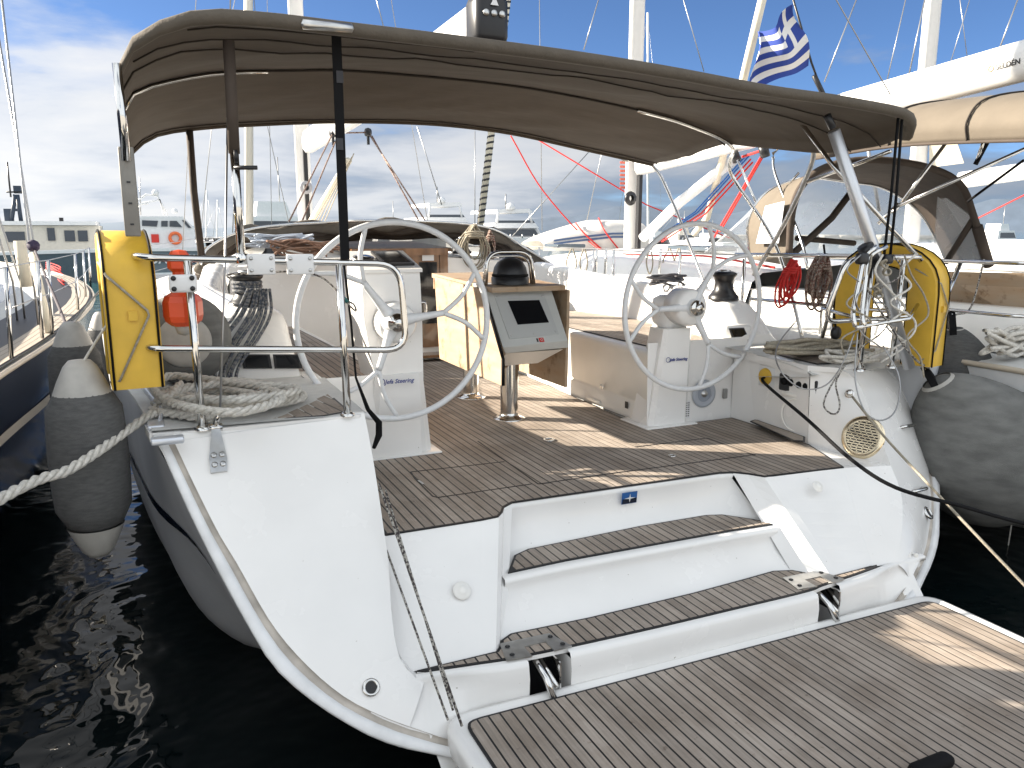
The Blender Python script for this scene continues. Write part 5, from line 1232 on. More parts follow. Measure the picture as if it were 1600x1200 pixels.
# side deck planks following the sheer
edge1 = [r[-1] for r in r1 if 5 < r[-1].y < 16]
tb_ = MB().loft([[V((p.x-.03, p.y, p.z+.048)) for p in edge1], [V((p.x-.66, p.y, p.z+.068)) for p in edge1]]).build('side_deck_caulking', CAULK, P1)
for k in range(11):
    i0, i1 = -.05-.055*k, -.05-.055*(k+1)+.008
    MB().loft([[V((p.x+i0, p.y, p.z+.054)) for p in edge1], [V((p.x+i1, p.y, p.z+.056)) for p in edge1]], smooth=False).build('plank', mat('pale_teak', (.40, .35, .29), .75, noise_amt=.15, nscale=20, stretch=(1, .06, 1)), tb_)  # paler teak than on our own decks
MB().loft(dense([[V((-3.98, yy, 1.32)), V((-4.08, yy, zt-.05)), V((-4.3, yy, zt)), V((-5.25, yy, zt+.08)), V((-6.2, yy, zt)), V((-6.5, yy, zt-.05)), V((-6.6, yy, 1.3))] for yy, zt in ((6.3, 1.72), (8.5, 1.78), (11, 1.74), (14, 1.5))], 3)).build('cabin_trunk', mat('grey_cabin', (.50, .52, .55), .25), P1)
MB().prism([(-4.01, 7.0, 1.46), (-4.06, 7.0, 1.64), (-4.07, 9.6, 1.67), (-4.01, 9.8, 1.5)], (.012, 0, 0)).build('cabin_window', GLASSD, P1)
stn = []
for (u0, v0, u1, v1, yy) in ((18, 560, -6, 405, 6.9), (66, 528, 40, 378, 8.3), (82, 521, 54, 388, 8.5), (122, 488, 96, 372, 10.6), (134, 470, 112, 375, 12.2), (142, 452, 124, 378, 14)):
    b0 = oz(u0, v0, 1.36); MB().tube([b0, V((b0.x+.03, b0.y, 2.02))], .016, 7).build('lifeline_stanchion', STEEL, P1); stn.append(V((b0.x+.03, b0.y, 2.02)))
MB().tube([V((-3.4, 4.5, 1.98))]+sorted(stn, key=lambda p: p.y), .005, 5).build('lifeline', WIRE, P1)
MB().tube([p-V((.01, 0, .3)) for p in sorted(stn, key=lambda p: p.y)], .005, 5).build('lifeline', WIRE, P1)
ms1 = MB().tube([(-5.25, 11.2, 1.8), (-5.25, 11.2, 17)], .10, 12).build('mast', ALUW, P1)
for (a, b_) in ((oy(48, 400, 9.0), oy(3, 0, 9.4)), (oy(56, 400, 9.2), oy(-12, 0, 9.4)), (oy(20, 440, 9.4), oy(-12, 340, 9.0)), (oy(32, 440, 9.6), oy(-5, 330, 9.2))):
    d_ = b_-a; MB().tube([V((a.x, a.y, 1.36)) if a.z > 1.36 else a, a, a+d_*1.4], .011, 6).build('shroud', WIRE, P1)
MB().tube([oy(30, 376, 9.3), oy(42, 448, 9.3)], .055, 8).build('wrapped_sail_tack', SAIL, P1)
MB().tube([oy(51, 398, 8.9), oy(62, 450, 8.6), oy(78, 520, 8.3)], .035, 8).build('shroud_cover', SAIL, P1)
MB().lathe([(0, .05), (.05, .03), (.06, 0), (.05, -.03), (0, -.05)], oy(52, 384, 8.9), (.3, 1, .2), 10).build('rope_knot', mat('purple_black', (.03, .02, .05), .7), P1)
MB().tube(crs([oy(54, 390, 8.9), oy(75, 440, 7.8), oy(102, 505, 6.2), oy(103, 528, 6.1), oy(108, 506, 6.1)], 5), .011, 6).build('fender_lanyard', mat('dark_line', (.05, .04, .05), .8), P1)
mb = MB()
for k in range(4): mb.tube(crs([oz(-10, 445-k*5, 1.45), oz(30, 436+k*3, 1.46), oz(70, 432-k*3, 1.5), oz(95, 418+k*4, 1.5), oz(72, 410+k*3, 1.5), oz(100, 430+k*5, 1.5)], 5), .012, 6)
tag(mb.build('red_rope', REDR, loc=oz(60, 430, 1.45)), 'red ropes lying across the deck of the navy hulled yacht', 'rope')
# tent added on it beyond the left edge, shaped to throw shade on our stern
for z_ in (0,):
    rows = []
    for yy in (1.6, 3.2, 5.0, 7.0):
        rows.append([V((-4.42, yy, 1.35)), V((-4.40, yy, 2.2)), V((-4.45, yy, 3.00)), V((-4.75, yy, 3.12)), V((-5.4, yy, 3.28)), V((-6.1, yy, 3.18)), V((-6.5, yy, 3.0)), V((-6.5, yy, 2.3))])
    MB().loft(dense(rows, 2)).build('added_shade_tent', mat('navy_canvas', (.03, .04, .07), .85), P1)

# starboard neighbour
N1 = thing('sailing_yacht', 'white sunlit yacht moored to starboard with brown sprayhood and tan bimini', 'sailing yacht', (4.95, 8, 0))
rN = sail_hull(N1, 4.95, ((2.9, 1.95, 1.32, .0), (5, 2.03, 1.34, -.3), (8, 2.07, 1.38, -.5), (11, 1.95, 1.44, -.6), (14, 1.4, 1.52, -.5), (16, .75, 1.6, -.3), (17.4, .05, 1.68, .2)), mat('white_hull', (.66, .67, .68), .2, noise_amt=.05), NONSKID)
for (za, zb_) in ((1.20, 1.12), (.95, .90)):
    e_ = onhull(rN, -1, za); f_ = onhull(rN, -1, zb_); n = min(len(e_), len(f_))
    MB().loft([[p+V((-.008, 0, 0)) for p in e_[:n]], [p+V((-.008, 0, 0)) for p in f_[:n]]]).build('grey_hull_stripe', mat('stripe_grey', (.12, .13, .14), .4), N1)
ct_ = MB().loft(dense([[V((4.95-w_-.12, yy, 1.42)), V((4.95-w_, yy, zt-.10)), V((4.95-w_+.14, yy, zt)), V((4.95, yy, zt+.08)), V((4.95+w_-.14, yy, zt)), V((4.95+w_, yy, zt-.1)), V((4.95+w_+.12, yy, 1.42))] for yy, w_, zt in ((6.6, 1.5, 1.84), (8.5, 1.48, 1.90), (11, 1.25, 1.93), (13.2, .8, 1.80), (14.2, .5, 1.62))], 4)).build('cabin_trunk', GEL, N1)
for a, b_ in ((7.2, 8.6), (9.0, 10.4), (10.8, 11.9)): MB().prism([(3.46-.004*0+(a-7)*.02, a, 1.60), (3.47+(b_-7)*.04, b_, 1.63), (3.50+(b_-7)*.04, b_, 1.76), (3.49+(a-7)*.02, a, 1.74)], (-.03, 0, 0)).build('cabin_window', GLASSD, N1)
for (x, yy) in ((4.3, 12.3), (5.0, 9.2), (5.6, 10.0)): MB().rbox((x, yy, 2.03), (.55, .5, .06), .02).build('deck_hatch', mat('hatch_acrylic', (.08, .10, .12), .1), N1)
for sx in (-1, 1):
    MB().loft([[V((4.95+sx*(1.55), yy, 1.38)), V((4.95+sx*1.50, yy, 1.66)), V((4.95+sx*1.40, yy, 1.70)), V((4.95+sx*1.22, yy, 1.70)), V((4.95+sx*1.18, yy, 1.38))] for yy in (3.6, 5, 6.6)]).add([V((4.95+sx*1.55, 3.6, 1.38)), V((4.95+sx*1.50, 3.6, 1.66)), V((4.95+sx*1.22, 3.6, 1.70)), V((4.95+sx*1.18, 3.6, 1.38))], [(0, 1, 2, 3)]).build('cockpit_coaming', GEL2, N1)
tl = [oy(1462, 424, 4.6), oy(1640, 428, 3.8), oy(1640, 525, 3.8), oy(1505, 508, 4.5)]
MB().prism([V((p.x, p.y, p.z)) for p in tl], (.03, .03, 0)).build('table_leaf', LEAF, N1)
MB().tube(roundpath([(3.05, 5.2, 2.05), (3.02, 3.45, 2.06), (3.5, 3.3, 2.07), (4.5, 3.3, 2.07)], .12), .015, 8).tube(roundpath([(3.05, 5.2, 1.7), (3.02, 3.45, 1.7), (3.5, 3.3, 1.7), (4.5, 3.3, 1.7)], .12), .013, 8).build('pushpit_rail', STEEL, N1)
MB().tube([oy(1500, 412, 3.95), oy(1480, 460, 3.9), oy(1455, 535, 3.75)], .018, 8).build('pushpit_leg', STEEL, N1)
for (x, yy) in ((3.02, 5.2), (2.96, 7.2), (3.05, 9.2), (3.25, 11.2), (3.8, 13.4)):
    MB().tube([(x, yy, 1.38), (x, yy, 2.04)], .014, 7).build('lifeline_stanchion', STEEL, N1)
for z_ in (2.04, 1.72): MB().tube([(3.02, 5.2, z_), (2.96, 7.2, z_), (3.05, 9.2, z_), (3.25, 11.2, z_), (3.8, 13.4, z_), (4.9, 16.6, z_+.1)], .0045, 5).build('lifeline', WIRE, N1)
# its mast, boom, kicker
mN = MB().tube([(4.80, 11, 1.9), (4.80, 11, 18)], .125, 16, flat=.75).build('mast', ALUW, N1)
MB().box((4.80, 10.80, 3.0), (.06, .08, 2.0)).build('mast_track', BLACK, mN)
sh_ = MB()
for k in range(7): sh_.box(oy(973, 254+k*6.5, 10.87), (.10, .004, .035))
sh_.build('red_mast_marks', mat('faded_red', (.55, .12, .08), .6), mN)
MB().lathe([(.05, .03), (.10, .03), (.11, 0), (.10, -.03), (.05, -.03)], oy(985, 310, 10.7), (-.2, 1, 0), 18).build('sheave_disc', BLACK, mN)
q0 = oy(1000, 256, 10.8); q1 = ox(1660, 78, 4.6)
BN = MB().loft([[q0.lerp(q1, t_)+V((a, 0, b_)) for a, b_ in [(0, .17), (.08, .15), (.11, .05), (.10, -.09), (.05, -.17), (-.05, -.17), (-.10, -.09), (-.11, .05), (-.08, .15)]] for t_ in (0, .25, .5, .75, 1)], closed=True).build('boom', ALUW, N1)
dd = (q1-q0).normalized()
pT = q0.lerp(q1, .0); 
def scr_u(p):
    hd = V((math.sin(YAW), math.cos(YAW), 0)); Rr = V((math.cos(YAW), -math.sin(YAW), 0)); F = hd*math.cos(PITCH)+V((0, 0, -math.sin(PITCH)))
    d = p-CAM; return 800+FP*d.dot(Rr)/d.dot(F)
tt = min((abs(scr_u(q0.lerp(q1, k/400))-1568), k/400) for k in range(401))[1]
tc_ = q0.lerp(q1, tt)
text('SELDÉN', .064, basis(tc_+V((-.1105, 0, -.045)), dd, V((.08, 0, 1))), TXTD, BN, name='boom_lettering', ext=.0015)
MB().torus(tc_+dd*-.045+V((-.110, 0, -.024)), .022, .004, axis=(1, 0, 0), seg=18, ps=4).build('maker_ring', mat('gold_mark', (.45, .33, .12), .5), BN)
MB().tube([oy(1004, 372, 10.6), oy(1062, 316, 9.9), oy(1146, 250, 8.9)], .075, 12).build('rod_kicker', ALUW, N1)
for c_, o, m_ in ((0, 6, 'b'), (1, 10, 'b'), (2, 16, 'r'), (3, 22, 'r')):
    MB().tube([oy(1012+o, 378, 10.5), oy(1080+o, 330+o*.2, 9.8), oy(1165+o*.5, 236+o*.8, 8.6)], .012, 6).build('kicker_line', REDR if m_ == 'r' else mat('blue_rope', (.03, .12, .38), .8), N1)
MB().tube([oy(1197, 236, 7.9), oy(1125, 362, 8.6)], .013, 6).tube([oy(1192, 240, 7.9), oy(1115, 372, 8.6)], .013, 6).tube([oy(1160, 245, 8.4), oy(1200, 232, 7.9)], .016, 6).build('red_mainsheet', REDR, N1)
MB().tube([oy(1192, 228, 7.8), oy(1196, 245, 7.8)], .06, 10).build('boom_block', BLACK, N1)
MB().tube([oy(1146, 238, 8.4), oy(1152, 252, 8.4)], .06, 10).build('boom_block', BLACK, N1)
MB().tube(crs([oy(798, 212, 13), oy(850, 300, 13), oy(930, 385, 12.4), oy(1000, 398, 9), oy(1100, 400, 7.6), oy(1210, 418, 5.6)], 6), .012, 6).tube([oy(830, 212, 13), oy(1010, 320, 12.8), oy(1140, 372, 12.2)], .012, 6).build('red_preventer_line', REDR, N1)
# sprayhood: side panels, top coloured brown for its shaded underside, clear windows
def arch(pts, n=22): return crs(pts, 5)
aF = arch([oy(1172, 405, 7.0), oy(1170, 345, 7.0), oy(1200, 300, 6.9), oy(1262, 278, 6.8), oy(1325, 284, 6.6), oy(1380, 293, 6.5), oy(1432, 326, 6.4), oy(1462, 370, 6.3), oy(1478, 405, 6.2)])
aM = arch([oy(1232, 415, 6.2), oy(1238, 330, 6.1), oy(1258, 284, 5.95), oy(1300, 258, 5.8), oy(1370, 250, 5.6), oy(1450, 262, 5.4), oy(1500, 288, 5.3), oy(1522, 340, 5.2), oy(1545, 415, 5.2)])
n = len(aM)
sh1b = MB().loft([aF[:13], aM[:13]]).build('sprayhood_side', TAN, N1)
MB().prism([aF[2].lerp(aM[2], .25)+V((-.09, -.07, 0)), aF[2].lerp(aM[2], .8)+V((-.09, -.07, 0)), aF[7].lerp(aM[7], .8)+V((-.09, -.07, -.02)), aF[7].lerp(aM[7], .35)+V((-.09, -.07, -.02))], (-.004, 0, 0)).build('hood_side_window', mat('white_vinyl', (.6, .62, .66), .3), sh1b)
MB().loft([aF[12:], aM[12:]]).build('sprayhood_top', BROWN, N1)
lip = MB().tube(aM, .035, 8).build('sprayhood_hoop', BROWN, N1)
MB().tube(aF, .02, 8).build('sprayhood_hoop', STEEL, N1)
dn = [V((p.x+.35*(p.x-5)*.0, p.y+1.0, max(1.92, p.z-.55))) for p in aF]
MB().loft([aF[6:-2], [V((p.x, p.y+.9, 1.95)) for p in aF[6:-2]]]).build('hood_windscreen', CLEAR, N1)
MB().tube([oy(1235, 400, 6.2), oy(1300, 340, 6.3), oy(1330, 300, 6.3)], .035, 8).tube([oy(1245, 372, 6.4), oy(1335, 380, 6.4)], .03, 8).build('hood_windscreen_seam', BROWN, N1)
MB().prism([aM[-1], aM[-6], oy(1468, 300, 5.8), oy(1460, 405, 5.8)], (0, .02, 0)).build('hood_side_window', CLEAR, N1)
MB().tube([aM[-6], oy(1478, 410, 5.6)], .03, 8).tube([aM[-5], aM[-1]], .05, 8).build('hood_frame_cover', BROWN, N1)
# tan bimini
bmN = []
for (yy, dz, tx) in ((5.7, .13, 0), (4.9, .16, 0), (4.2, .13, 0), (3.4, .07, 0)):
    bmN.append([V((3.33, yy, 2.80+dz)), V((3.31, yy, 2.95+dz)), V((3.5, yy, 3.12+dz)), V((4.1, yy, 3.22+dz)), V((4.95, yy, 3.26+dz)), V((5.8, yy, 3.2+dz)), V((6.5, yy, 3.02+dz)), V((6.55, yy, 2.9+dz))])
for r_, pu in zip(bmN, ((1385, 215), (1440, 211), (1500, 205), (1640, 224))):
    pass
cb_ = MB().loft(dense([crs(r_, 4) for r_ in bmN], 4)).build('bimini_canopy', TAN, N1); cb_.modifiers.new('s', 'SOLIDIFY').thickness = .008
for r_ in (bmN[1], bmN[2]): MB().tube([p+V((-.012, 0, .004)) for p in crs(r_, 6)], .008, 5).build('canopy_seam', THREAD, cb_)
MB().tube([p+V((-.01, 0, 0)) for p in crs([r_[0] for r_ in bmN], 6)], .014, 6).build('canopy_hem', BROWN, cb_)
for a, b_ in ((oy(1490, 207, 4.9), oy(1408, 318, 5.0)), (oy(1408, 318, 5.0), oy(1395, 332, 5.0)), (oy(1640, 215, 4.3), oy(1404, 322, 5.0)), (oy(1372, 350, 5.1), oy(1404, 318, 5.0)), (oy(1540, 212, 4.7), oy(1525, 255, 4.8))):
    MB().tube([a, b_], .0155, 8).build('bimini_frame', STEEL, N1)
MB().tube([oy(1600, 250, 4.6), oy(1512, 315, 5.0)], .012, 6).tube([oy(1548, 212, 4.7), oy(1524, 257, 4.8)], .022, 6).build('bimini_strap', RUBBER, N1)
MB().tube(crs([oy(1208, 245, 6.6), oy(1212, 275, 6.5), oy(1250, 370, 6.0), oy(1262, 420, 5.8)], 4), .0145, 8).tube([oy(1170, 358, 7.2), oy(1248, 270, 6.4)], .012, 6).tube([oy(1152, 250, 7.6), oy(1202, 362, 7.2)], .015, 8).build('bimini_frame', STEEL, N1)
MB().loft([crs([oy(1208, 245, 6.6), oy(1222, 220, 6.6), oy(1255, 208, 6.6), oy(1300, 205, 6.6)], 5), crs([oy(1206, 238, 6.0), oy(1235, 226, 6.0), oy(1270, 222, 6.0), oy(1300, 222, 6.0)], 5)]).build('bimini_front_flap', TAN, N1)
# rigging seen against the sky
for a, b_, r_ in ((oy(908, 385, 13.5), oy(960, 150, 13), .010), (oy(847, 360, 15), oy(843, 0, 15), .010), (oy(1355, 225, 8), oy(1374, 330, 8), .03), (oy(1338, 0, 9), oy(1288, 128, 9.), .012), (oy(1445, 0, 9), oy(1420, 118, 9), .014), (oy(1515, 0, 9), oy(1485, 98, 9), .008), (oy(1500, 0, 9), oy(1512, 95, 9), .008), (oy(1590, 0, 9), oy(1562, 75, 9), .015)):
    MB().tube([a, b_], r_*.8, 6).build('stay', WIRE, N1)
MB().tube([oy(1198, -30, 7.5), oy(1160, 130, 7.8), oy(1105, 340, 10), oy(1085, 365, 11)], .05, 10).build('furled_staysail', SAIL, N1)
for a, b_ in ((oy(1068, 0, 16), oy(1100, 112, 16)), (oy(586, -10, 18), oy(600, 45, 18)), (oy(652, 198, 18), oy(690, 320, 18)), (oy(935, 0, 14), oy(912, 78, 14)), (oy(1415, 0, 13), oy(1385, 130, 13)), (oy(742, 205, 20), oy(742, 362, 20)), (oy(1530, 200, 12), oy(1560, 150, 12)), (oy(925, 232, 17), oy(800, 370, 17))):
    MB().tube([a, b_+(b_-a)*.0], .012, 5).build('stay', WIRE, N1)
# loops of rope on its rails
for (u, w_) in ((893, 8), (912, 6), (1015, 5), (1045, 9), (1060, 6)):
    MB().tube(crs([oy(u, 388, 8.4), oy(u-w_, 410, 8.4), oy(u, 428, 8.4), oy(u+w_, 412, 8.4), oy(u+2, 388, 8.4)], 5), .009, 6).build('rail_rope_loop', ROPET, N1)
for u in (930, 945, 1030, 1112, 1150): MB().tube([oy(u, 428, 8.2), oy(u+3, 388, 8.2)], .016, 7).build('rail_post', STEEL, N1)
pile('rope_bundle', 1545, 1640, 512, 556, 3.6, 18, .016, ROPEW, 'white rope heap on the neighbouring yacht by the right edge', 21)
# inflatable dinghy on its foredeck
RB = thing('inflatable_dinghy', 'pale inflatable dinghy with blue stripes lying upside down on the foredeck', 'dinghy', oy(905, 385, 13.4))
GREYT = mat('dinghy_grey', (.60, .58, .54), .5, noise_amt=.08)
c0_, c1_ = oy(838, 385, 13.2), oy(978, 375, 13.4)
rows = []
for k in range(13):
    t_ = k/12; c = c0_.lerp(c1_, t_); hh = (.16+.34*min(1, t_*1.7)**.7)
    rows.append([V((c.x, c.y-.75*min(1, .35+t_*1.2), 1.93)), V((c.x, c.y-.80*min(1, .35+t_*1.2), 1.93+hh*.5)), V((c.x, c.y-.6*min(1, .35+t_*1.2), 1.93+hh*.95)), V((c.x, c.y, 1.93+hh*1.12)), V((c.x, c.y+.6, 1.93+hh*.9)), V((c.x, c.y+.75, 1.93))])
MB().loft([crs(r_, 4) for r_ in rows]).add([p for p in crs(rows[-1], 4)], [tuple(range(21))]).build('dinghy_tube', GREYT, RB)
for dz in (.0, .06):
    MB().loft([[r_[1]+V((0, -.012, dz-.02)) for r_ in rows[1:11]], [r_[1]+V((0, -.012, dz+.015)) for r_ in rows[1:11]]]).build('blue_stripe', mat('dinghy_blue', (.06, .10, .2), .5), RB)
MB().tube(crs([rows[4][3]+V((0, -.3, .06)), rows[4][1]+V((0, -.05, .1)), rows[6][0]+V((0, -.05, 0))], 5), .014, 6).tube(crs([rows[7][3]+V((0, -.3, .03)), rows[6][1]+V((0, -.06, .1)), rows[8][0]+V((0, -.05, 0))], 5), .014, 6).build('red_lashing', REDR, RB)

# second yacht to starboard, only mast and boom in view
N2 = thing('sailing_yacht', 'farther white yacht at the right edge, tall mast and low white boom showing', 'sailing yacht', (13, 12, 0))
sail_hull(N2, 12.8, ((4, 1.9, 1.3, 0), (8, 2.1, 1.36, -.4), (12, 2.0, 1.42, -.5), (16, .8, 1.55, -.3), (17.5, .05, 1.6, .2)), mat('white_hull', (.66, .67, .68), .2), NONSKID)
mt = oy(1446, 130, 12.0)
MB().tube([(mt.x, 12, 1.6), (mt.x, 12, 19)], .19, 14, flat=.75).build('mast', ALUW, N2)
MB().tube([oy(1500, 282, 11), oy(1640, 262, 9.5)], .16, 12).build('boom', ALUW, N2)
MB().add([oy(1452, 205, 11.8), oy(1492, 214, 11.3), oy(1506, 255, 11.3), oy(1452, 262, 11.8)], [(0, 1, 2, 3)]).build('furled_sail_corner', SAIL, N2).modifiers.new('s', 'SOLIDIFY').thickness = .03
MB().loft([[V((11.4, yy, 1.4)), V((11.6, yy, 1.95)), V((12.8, yy, 2.05)), V((14, yy, 1.95)), V((14.2, yy, 1.4))] for yy in (6, 9, 12)]).build('cabin_trunk', GEL, N2)
MB().tube([oy(1610, 300, 8.5), oy(1520, 345, 10)], .012, 6).build('red_mainsheet', REDR, N2)
MB().rbox(oy(1640, 400, 8), (1.6, 2.5, .5), .1).build('cockpit_coaming', GEL, N2)

# Greek flag on its staff
fg = thing('greek_flag', 'blue and white striped Greek flag with a cross, drooping from its staff', 'flag', oy(1300, 190, 7.0))
h0, h1 = oy(1239, 6, 7.0), oy(1267, 98, 7.0); k0, k1 = oy(1190, 52, 7.25), oy(1158, 150, 7.2)
def fp(s_, t_):
    p = h0.lerp(h1, s_).lerp((k0.lerp(k1, s_) if s_ < 1.1 else k1), t_)
    return p+V((0, .10*math.sin(t_*9+s_*2.2)*t_+.05*math.sin(s_*7+t_*3), -.05*math.sin(t_*math.pi)*.8+.03*math.sin(t_*8+s_*4)))
fb_, fw_ = MB(), MB()
NSX, NTX = 36, 54
for i in range(NSX):
    for j in range(NTX):
        st_ = int((i+.5)/NSX*9); blue = st_ % 2 == 0
        if st_ < 5 and (j+.5)/NTX < 5/13.5:
            fx = (j+.5)/NTX*13.5; blue = not (st_ == 2 or 2 <= fx < 3)
        q = [fp(i/NSX, j/NTX), fp((i+1)/NSX, j/NTX), fp((i+1)/NSX, (j+1)/NTX), fp(i/NSX, (j+1)/NTX)]
        (fb_ if blue else fw_).add(q, [(0, 1, 2, 3)], True)
fb_.build('blue_fabric', FB, fg); fw_.build('white_fabric', FW, fg)
MB().tube([oy(1236, -12, 7.0), oy(1268, 98, 7.0), oy(1285, 145, 7.0)], .012, 6).tube([oy(1272, 118, 7.0), oy(1285, 145, 7.0), oy(1370, 395, 6.9)], .028, 8).build('flag_staff', BLACK, fg)

# ------------------------------------------------------------------ boats across the harbour
def far_box(mb, u0, u1, v0, v1, yy, d):
    """box whose near face spans those sight lines at distance yy"""
    a, b_ = oy(u0, v0, yy), oy(u1, v1, yy)
    mb.prism([V((a.x, yy, b_.z)), V((b_.x, yy, b_.z)), V((b_.x, yy, a.z)), V((a.x, yy, a.z))], (0, d, 0)); return mb
WG = mat('far_window', (.05, .06, .075), .1)
WB = mat('far_white', (.72, .72, .72), .4, noise_amt=.05)
WB2 = mat('far_cream', (.62, .58, .50), .5, noise_amt=.06)
b1 = thing('harbour_tender', 'cream wheelhouse workboat with dark hull and lattice radar mast at far left', 'workboat', oy(70, 420, 43))
far_box(MB(), -60, 158, 352, 396, 44, 5).build('deckhouse', WB2, b1)
far_box(MB(), -60, 150, 345, 352, 43.8, 5).build('deckhouse_roof', WB, b1)
for u0, u1, v0, v1 in ((73, 87, 356, 376), (100, 118, 360, 377), (121, 138, 360, 377), (8, 40, 362, 378)): far_box(MB(), u0, u1, v0, v1, 43.93, .05).build('window', WG, b1)
hb = [oy(-80, 398, 42), oy(158, 394, 42), oy(150, 428, 42), oy(-80, 428, 42)]
MB().prism([V((hb[0].x, 42, 1.2)), V((hb[1].x+1, 42, 1.35)), V((hb[1].x, 42, -.2)), V((hb[0].x, 42, -.2))], (0, 7, 0)).build('hull', GRAYH, b1)
MB().prism([V((hb[0].x, 41.95, 1.2)), V((hb[1].x+1.1, 41.95, 1.35)), V((hb[1].x+1.1, 41.95, 1.5)), V((hb[0].x, 41.95, 1.33))], (0, 7, 0)).build('gunwale', WB, b1)
MB().tube([oy(18, 346, 45), oy(24, 304, 45)], .10, 6).tube([oy(33, 346, 45), oy(27, 304, 45)], .10, 6).tube([oy(19, 328, 45), oy(31, 328, 45)], .07, 6).build('lattice_mast', mat('dark_steel', (.03, .045, .07), .5), b1)
far_box(MB(), 20, 33, 290, 302, 45, .5).build('radar_head', mat('dark_steel', (.03, .045, .07), .5), b1)
far_box(MB(), 5, 19, 326, 346, 45, .8).build('funnel', mat('dark_steel', (.03, .045, .07), .5), b1)
MB().tube([oy(11, 253, 45), oy(17, 308, 45)], .04, 5).tube([oy(10, 300, 45), oy(36, 300, 45)], .04, 5).build('whip_aerial', BLACK, b1)
far_box(MB(), 92, 99, 340, 347, 44.5, .3).build('searchlight', BLACK, b1)
b2 = thing('patrol_boat', 'white patrol boat with orange life ring and grey hull left of the bimini poles', 'patrol boat', oy(260, 425, 42))
def poly(mb, pts, yy, d): return mb.prism([oy(u, v, yy) for u, v in pts], (0, d, 0))
poly(MB(), ((200, 338), (285, 338), (303, 356), (306, 392), (196, 392)), 42, 4).build('wheelhouse', WB, b2)
for pts in (((222, 344), (247, 345), (245, 354), (222, 353)), ((252, 345), (262, 345), (262, 354), (252, 354)), ((265, 345), (276, 345), (285, 355), (265, 354)), ((284, 344), (289, 344), (299, 356), (294, 356))): poly(MB(), pts, 41.95, .05).build('window', WG, b2)
poly(MB(), ((196, 392), (318, 390), (314, 425), (196, 427)), 41, 6).build('hull', mat('slate_blue_hull', (.13, .17, .20), .4), b2)
poly(MB(), ((196, 388), (322, 387), (321, 392), (196, 393)), 40.9, 6).build('gunwale', WB, b2)
text('COAST GUARD', .55, basis(oy(217, 412, 40.9), (1, 0, 0), (0, 0, 1)), WHT, b2, ext=.01)
MB().torus(oy(274, 372, 41.9), .24, .075, axis=(0, 1, 0), seg=20, ps=8).build('life_ring', mat('ring_orange', (.75, .16, .05), .5), b2)
far_box(MB(), 236, 249, 366, 379, 41.93, .05).build('red_locker', RED, b2)
for pp_ in (((207, 336), (212, 316), (228, 304), (246, 306), (262, 336)), ((214, 336), (220, 318), (250, 312), (256, 336)), ((205, 320), (232, 318))):
    MB().tube([oy(u, v, 43) for u, v in pp_], .05, 5).build('radar_arch', WB, b2)
MB().lathe([(0, -.12), (.14, -.1), (.17, 0), (.12, .12), (0, .15)], oy(243, 301, 43), seg=12).build('radar_dome', WB, b2)
MB().lathe([(0, -.12), (.12, -.1), (.15, 0), (.1, .1), (0, .13)], oy(273, 330, 43), seg=12).build('radar_dome', WB, b2)
for u, v0 in ((207, 290), (218, 278), (210, 306)): MB().tube([oy(u, v0, 43), oy(u+2, 336, 43)], .025, 5).build('whip_aerial', WIRE, b2)
def flybridge(u0, u1, vt, vb, yy, label, seed):
    w_ = u1-u0; h = vb-vt; t_ = thing('motor_yacht', label, 'motor yacht', oy((u0+u1)/2, vb, yy))
    X = lambda f: u0+w_*f; Z_ = lambda f: vt+h*f
    poly(MB(), ((X(.12), Z_(.02)), (X(.80), Z_(0)), (X(.86), Z_(.06)), (X(.85), Z_(.10)), (X(.10), Z_(.10))), yy, 3).build('hardtop', WB, t_)
    for f in (.14, .80): MB().tube([oy(X(f), Z_(.08), yy), oy(X(f+(.05 if f > .5 else -.03)), Z_(.34), yy)], .06, 5).build('hardtop_post', WB, t_)
    poly(MB(), ((X(.08), Z_(.34)), (X(.92), Z_(.34)), (X(1), Z_(.46)), (X(0), Z_(.46))), yy, 4).build('flybridge_coaming', WB, t_)
    poly(MB(), ((X(.12), Z_(.28)), (X(.88), Z_(.28)), (X(.92), Z_(.34)), (X(.08), Z_(.34))), yy, .1).build('flybridge_screen', WG, t_)
    poly(MB(), ((X(.02), Z_(.46)), (X(.98), Z_(.46)), (X(1.08), Z_(.68)), (X(-.02), Z_(.68))), yy+.2, 4).build('saloon', WB, t_)
    poly(MB(), ((X(.16), Z_(.49)), (X(.92), Z_(.49)), (X(1.0), Z_(.64)), (X(.20), Z_(.64))), yy+.1, .1).build('windscreen', WG, t_)
    a, b_ = oy(X(-.25), vb, yy-1.5), oy(X(1.3), vb, yy-1.5)
    zt = oy(u0, Z_(.68), yy-1.5).z
    MB().prism([V((a.x, yy-1.5, -.2)), V((b_.x-.8, yy-1.5, -.2)), V((b_.x, yy-1.5, zt)), V((a.x, yy-1.5, zt))], (0, 4, 0)).build('hull', WB, t_)
    MB().lathe([(0, -.12), (.18, -.1), (.22, 0), (.15, .15), (0, .2)], oy(X(.4), Z_(-.03), yy), seg=12).build('radar_dome', WB, t_)
    MB().tube([oy(X(.3), Z_(-.35), yy), oy(X(.3), Z_(0), yy)], .03, 5).build('whip_aerial', WIRE, t_)
    for k in range(5): MB().tube([oy(X(-.1+k*.25), Z_(.60), yy-1.6), oy(X(-.1+k*.25), Z_(.70), yy-1.6)], .03, 5).build('rail_post', STEELM, t_)
    return t_
flybridge(662, 732, 316, 385, 40, 'white flybridge motor yacht with scalloped awning beyond the cabin roof', 1)
flybridge(768, 842, 326, 392, 32, 'white motor yacht with dark wraparound windscreen, left of the dinghy', 2)
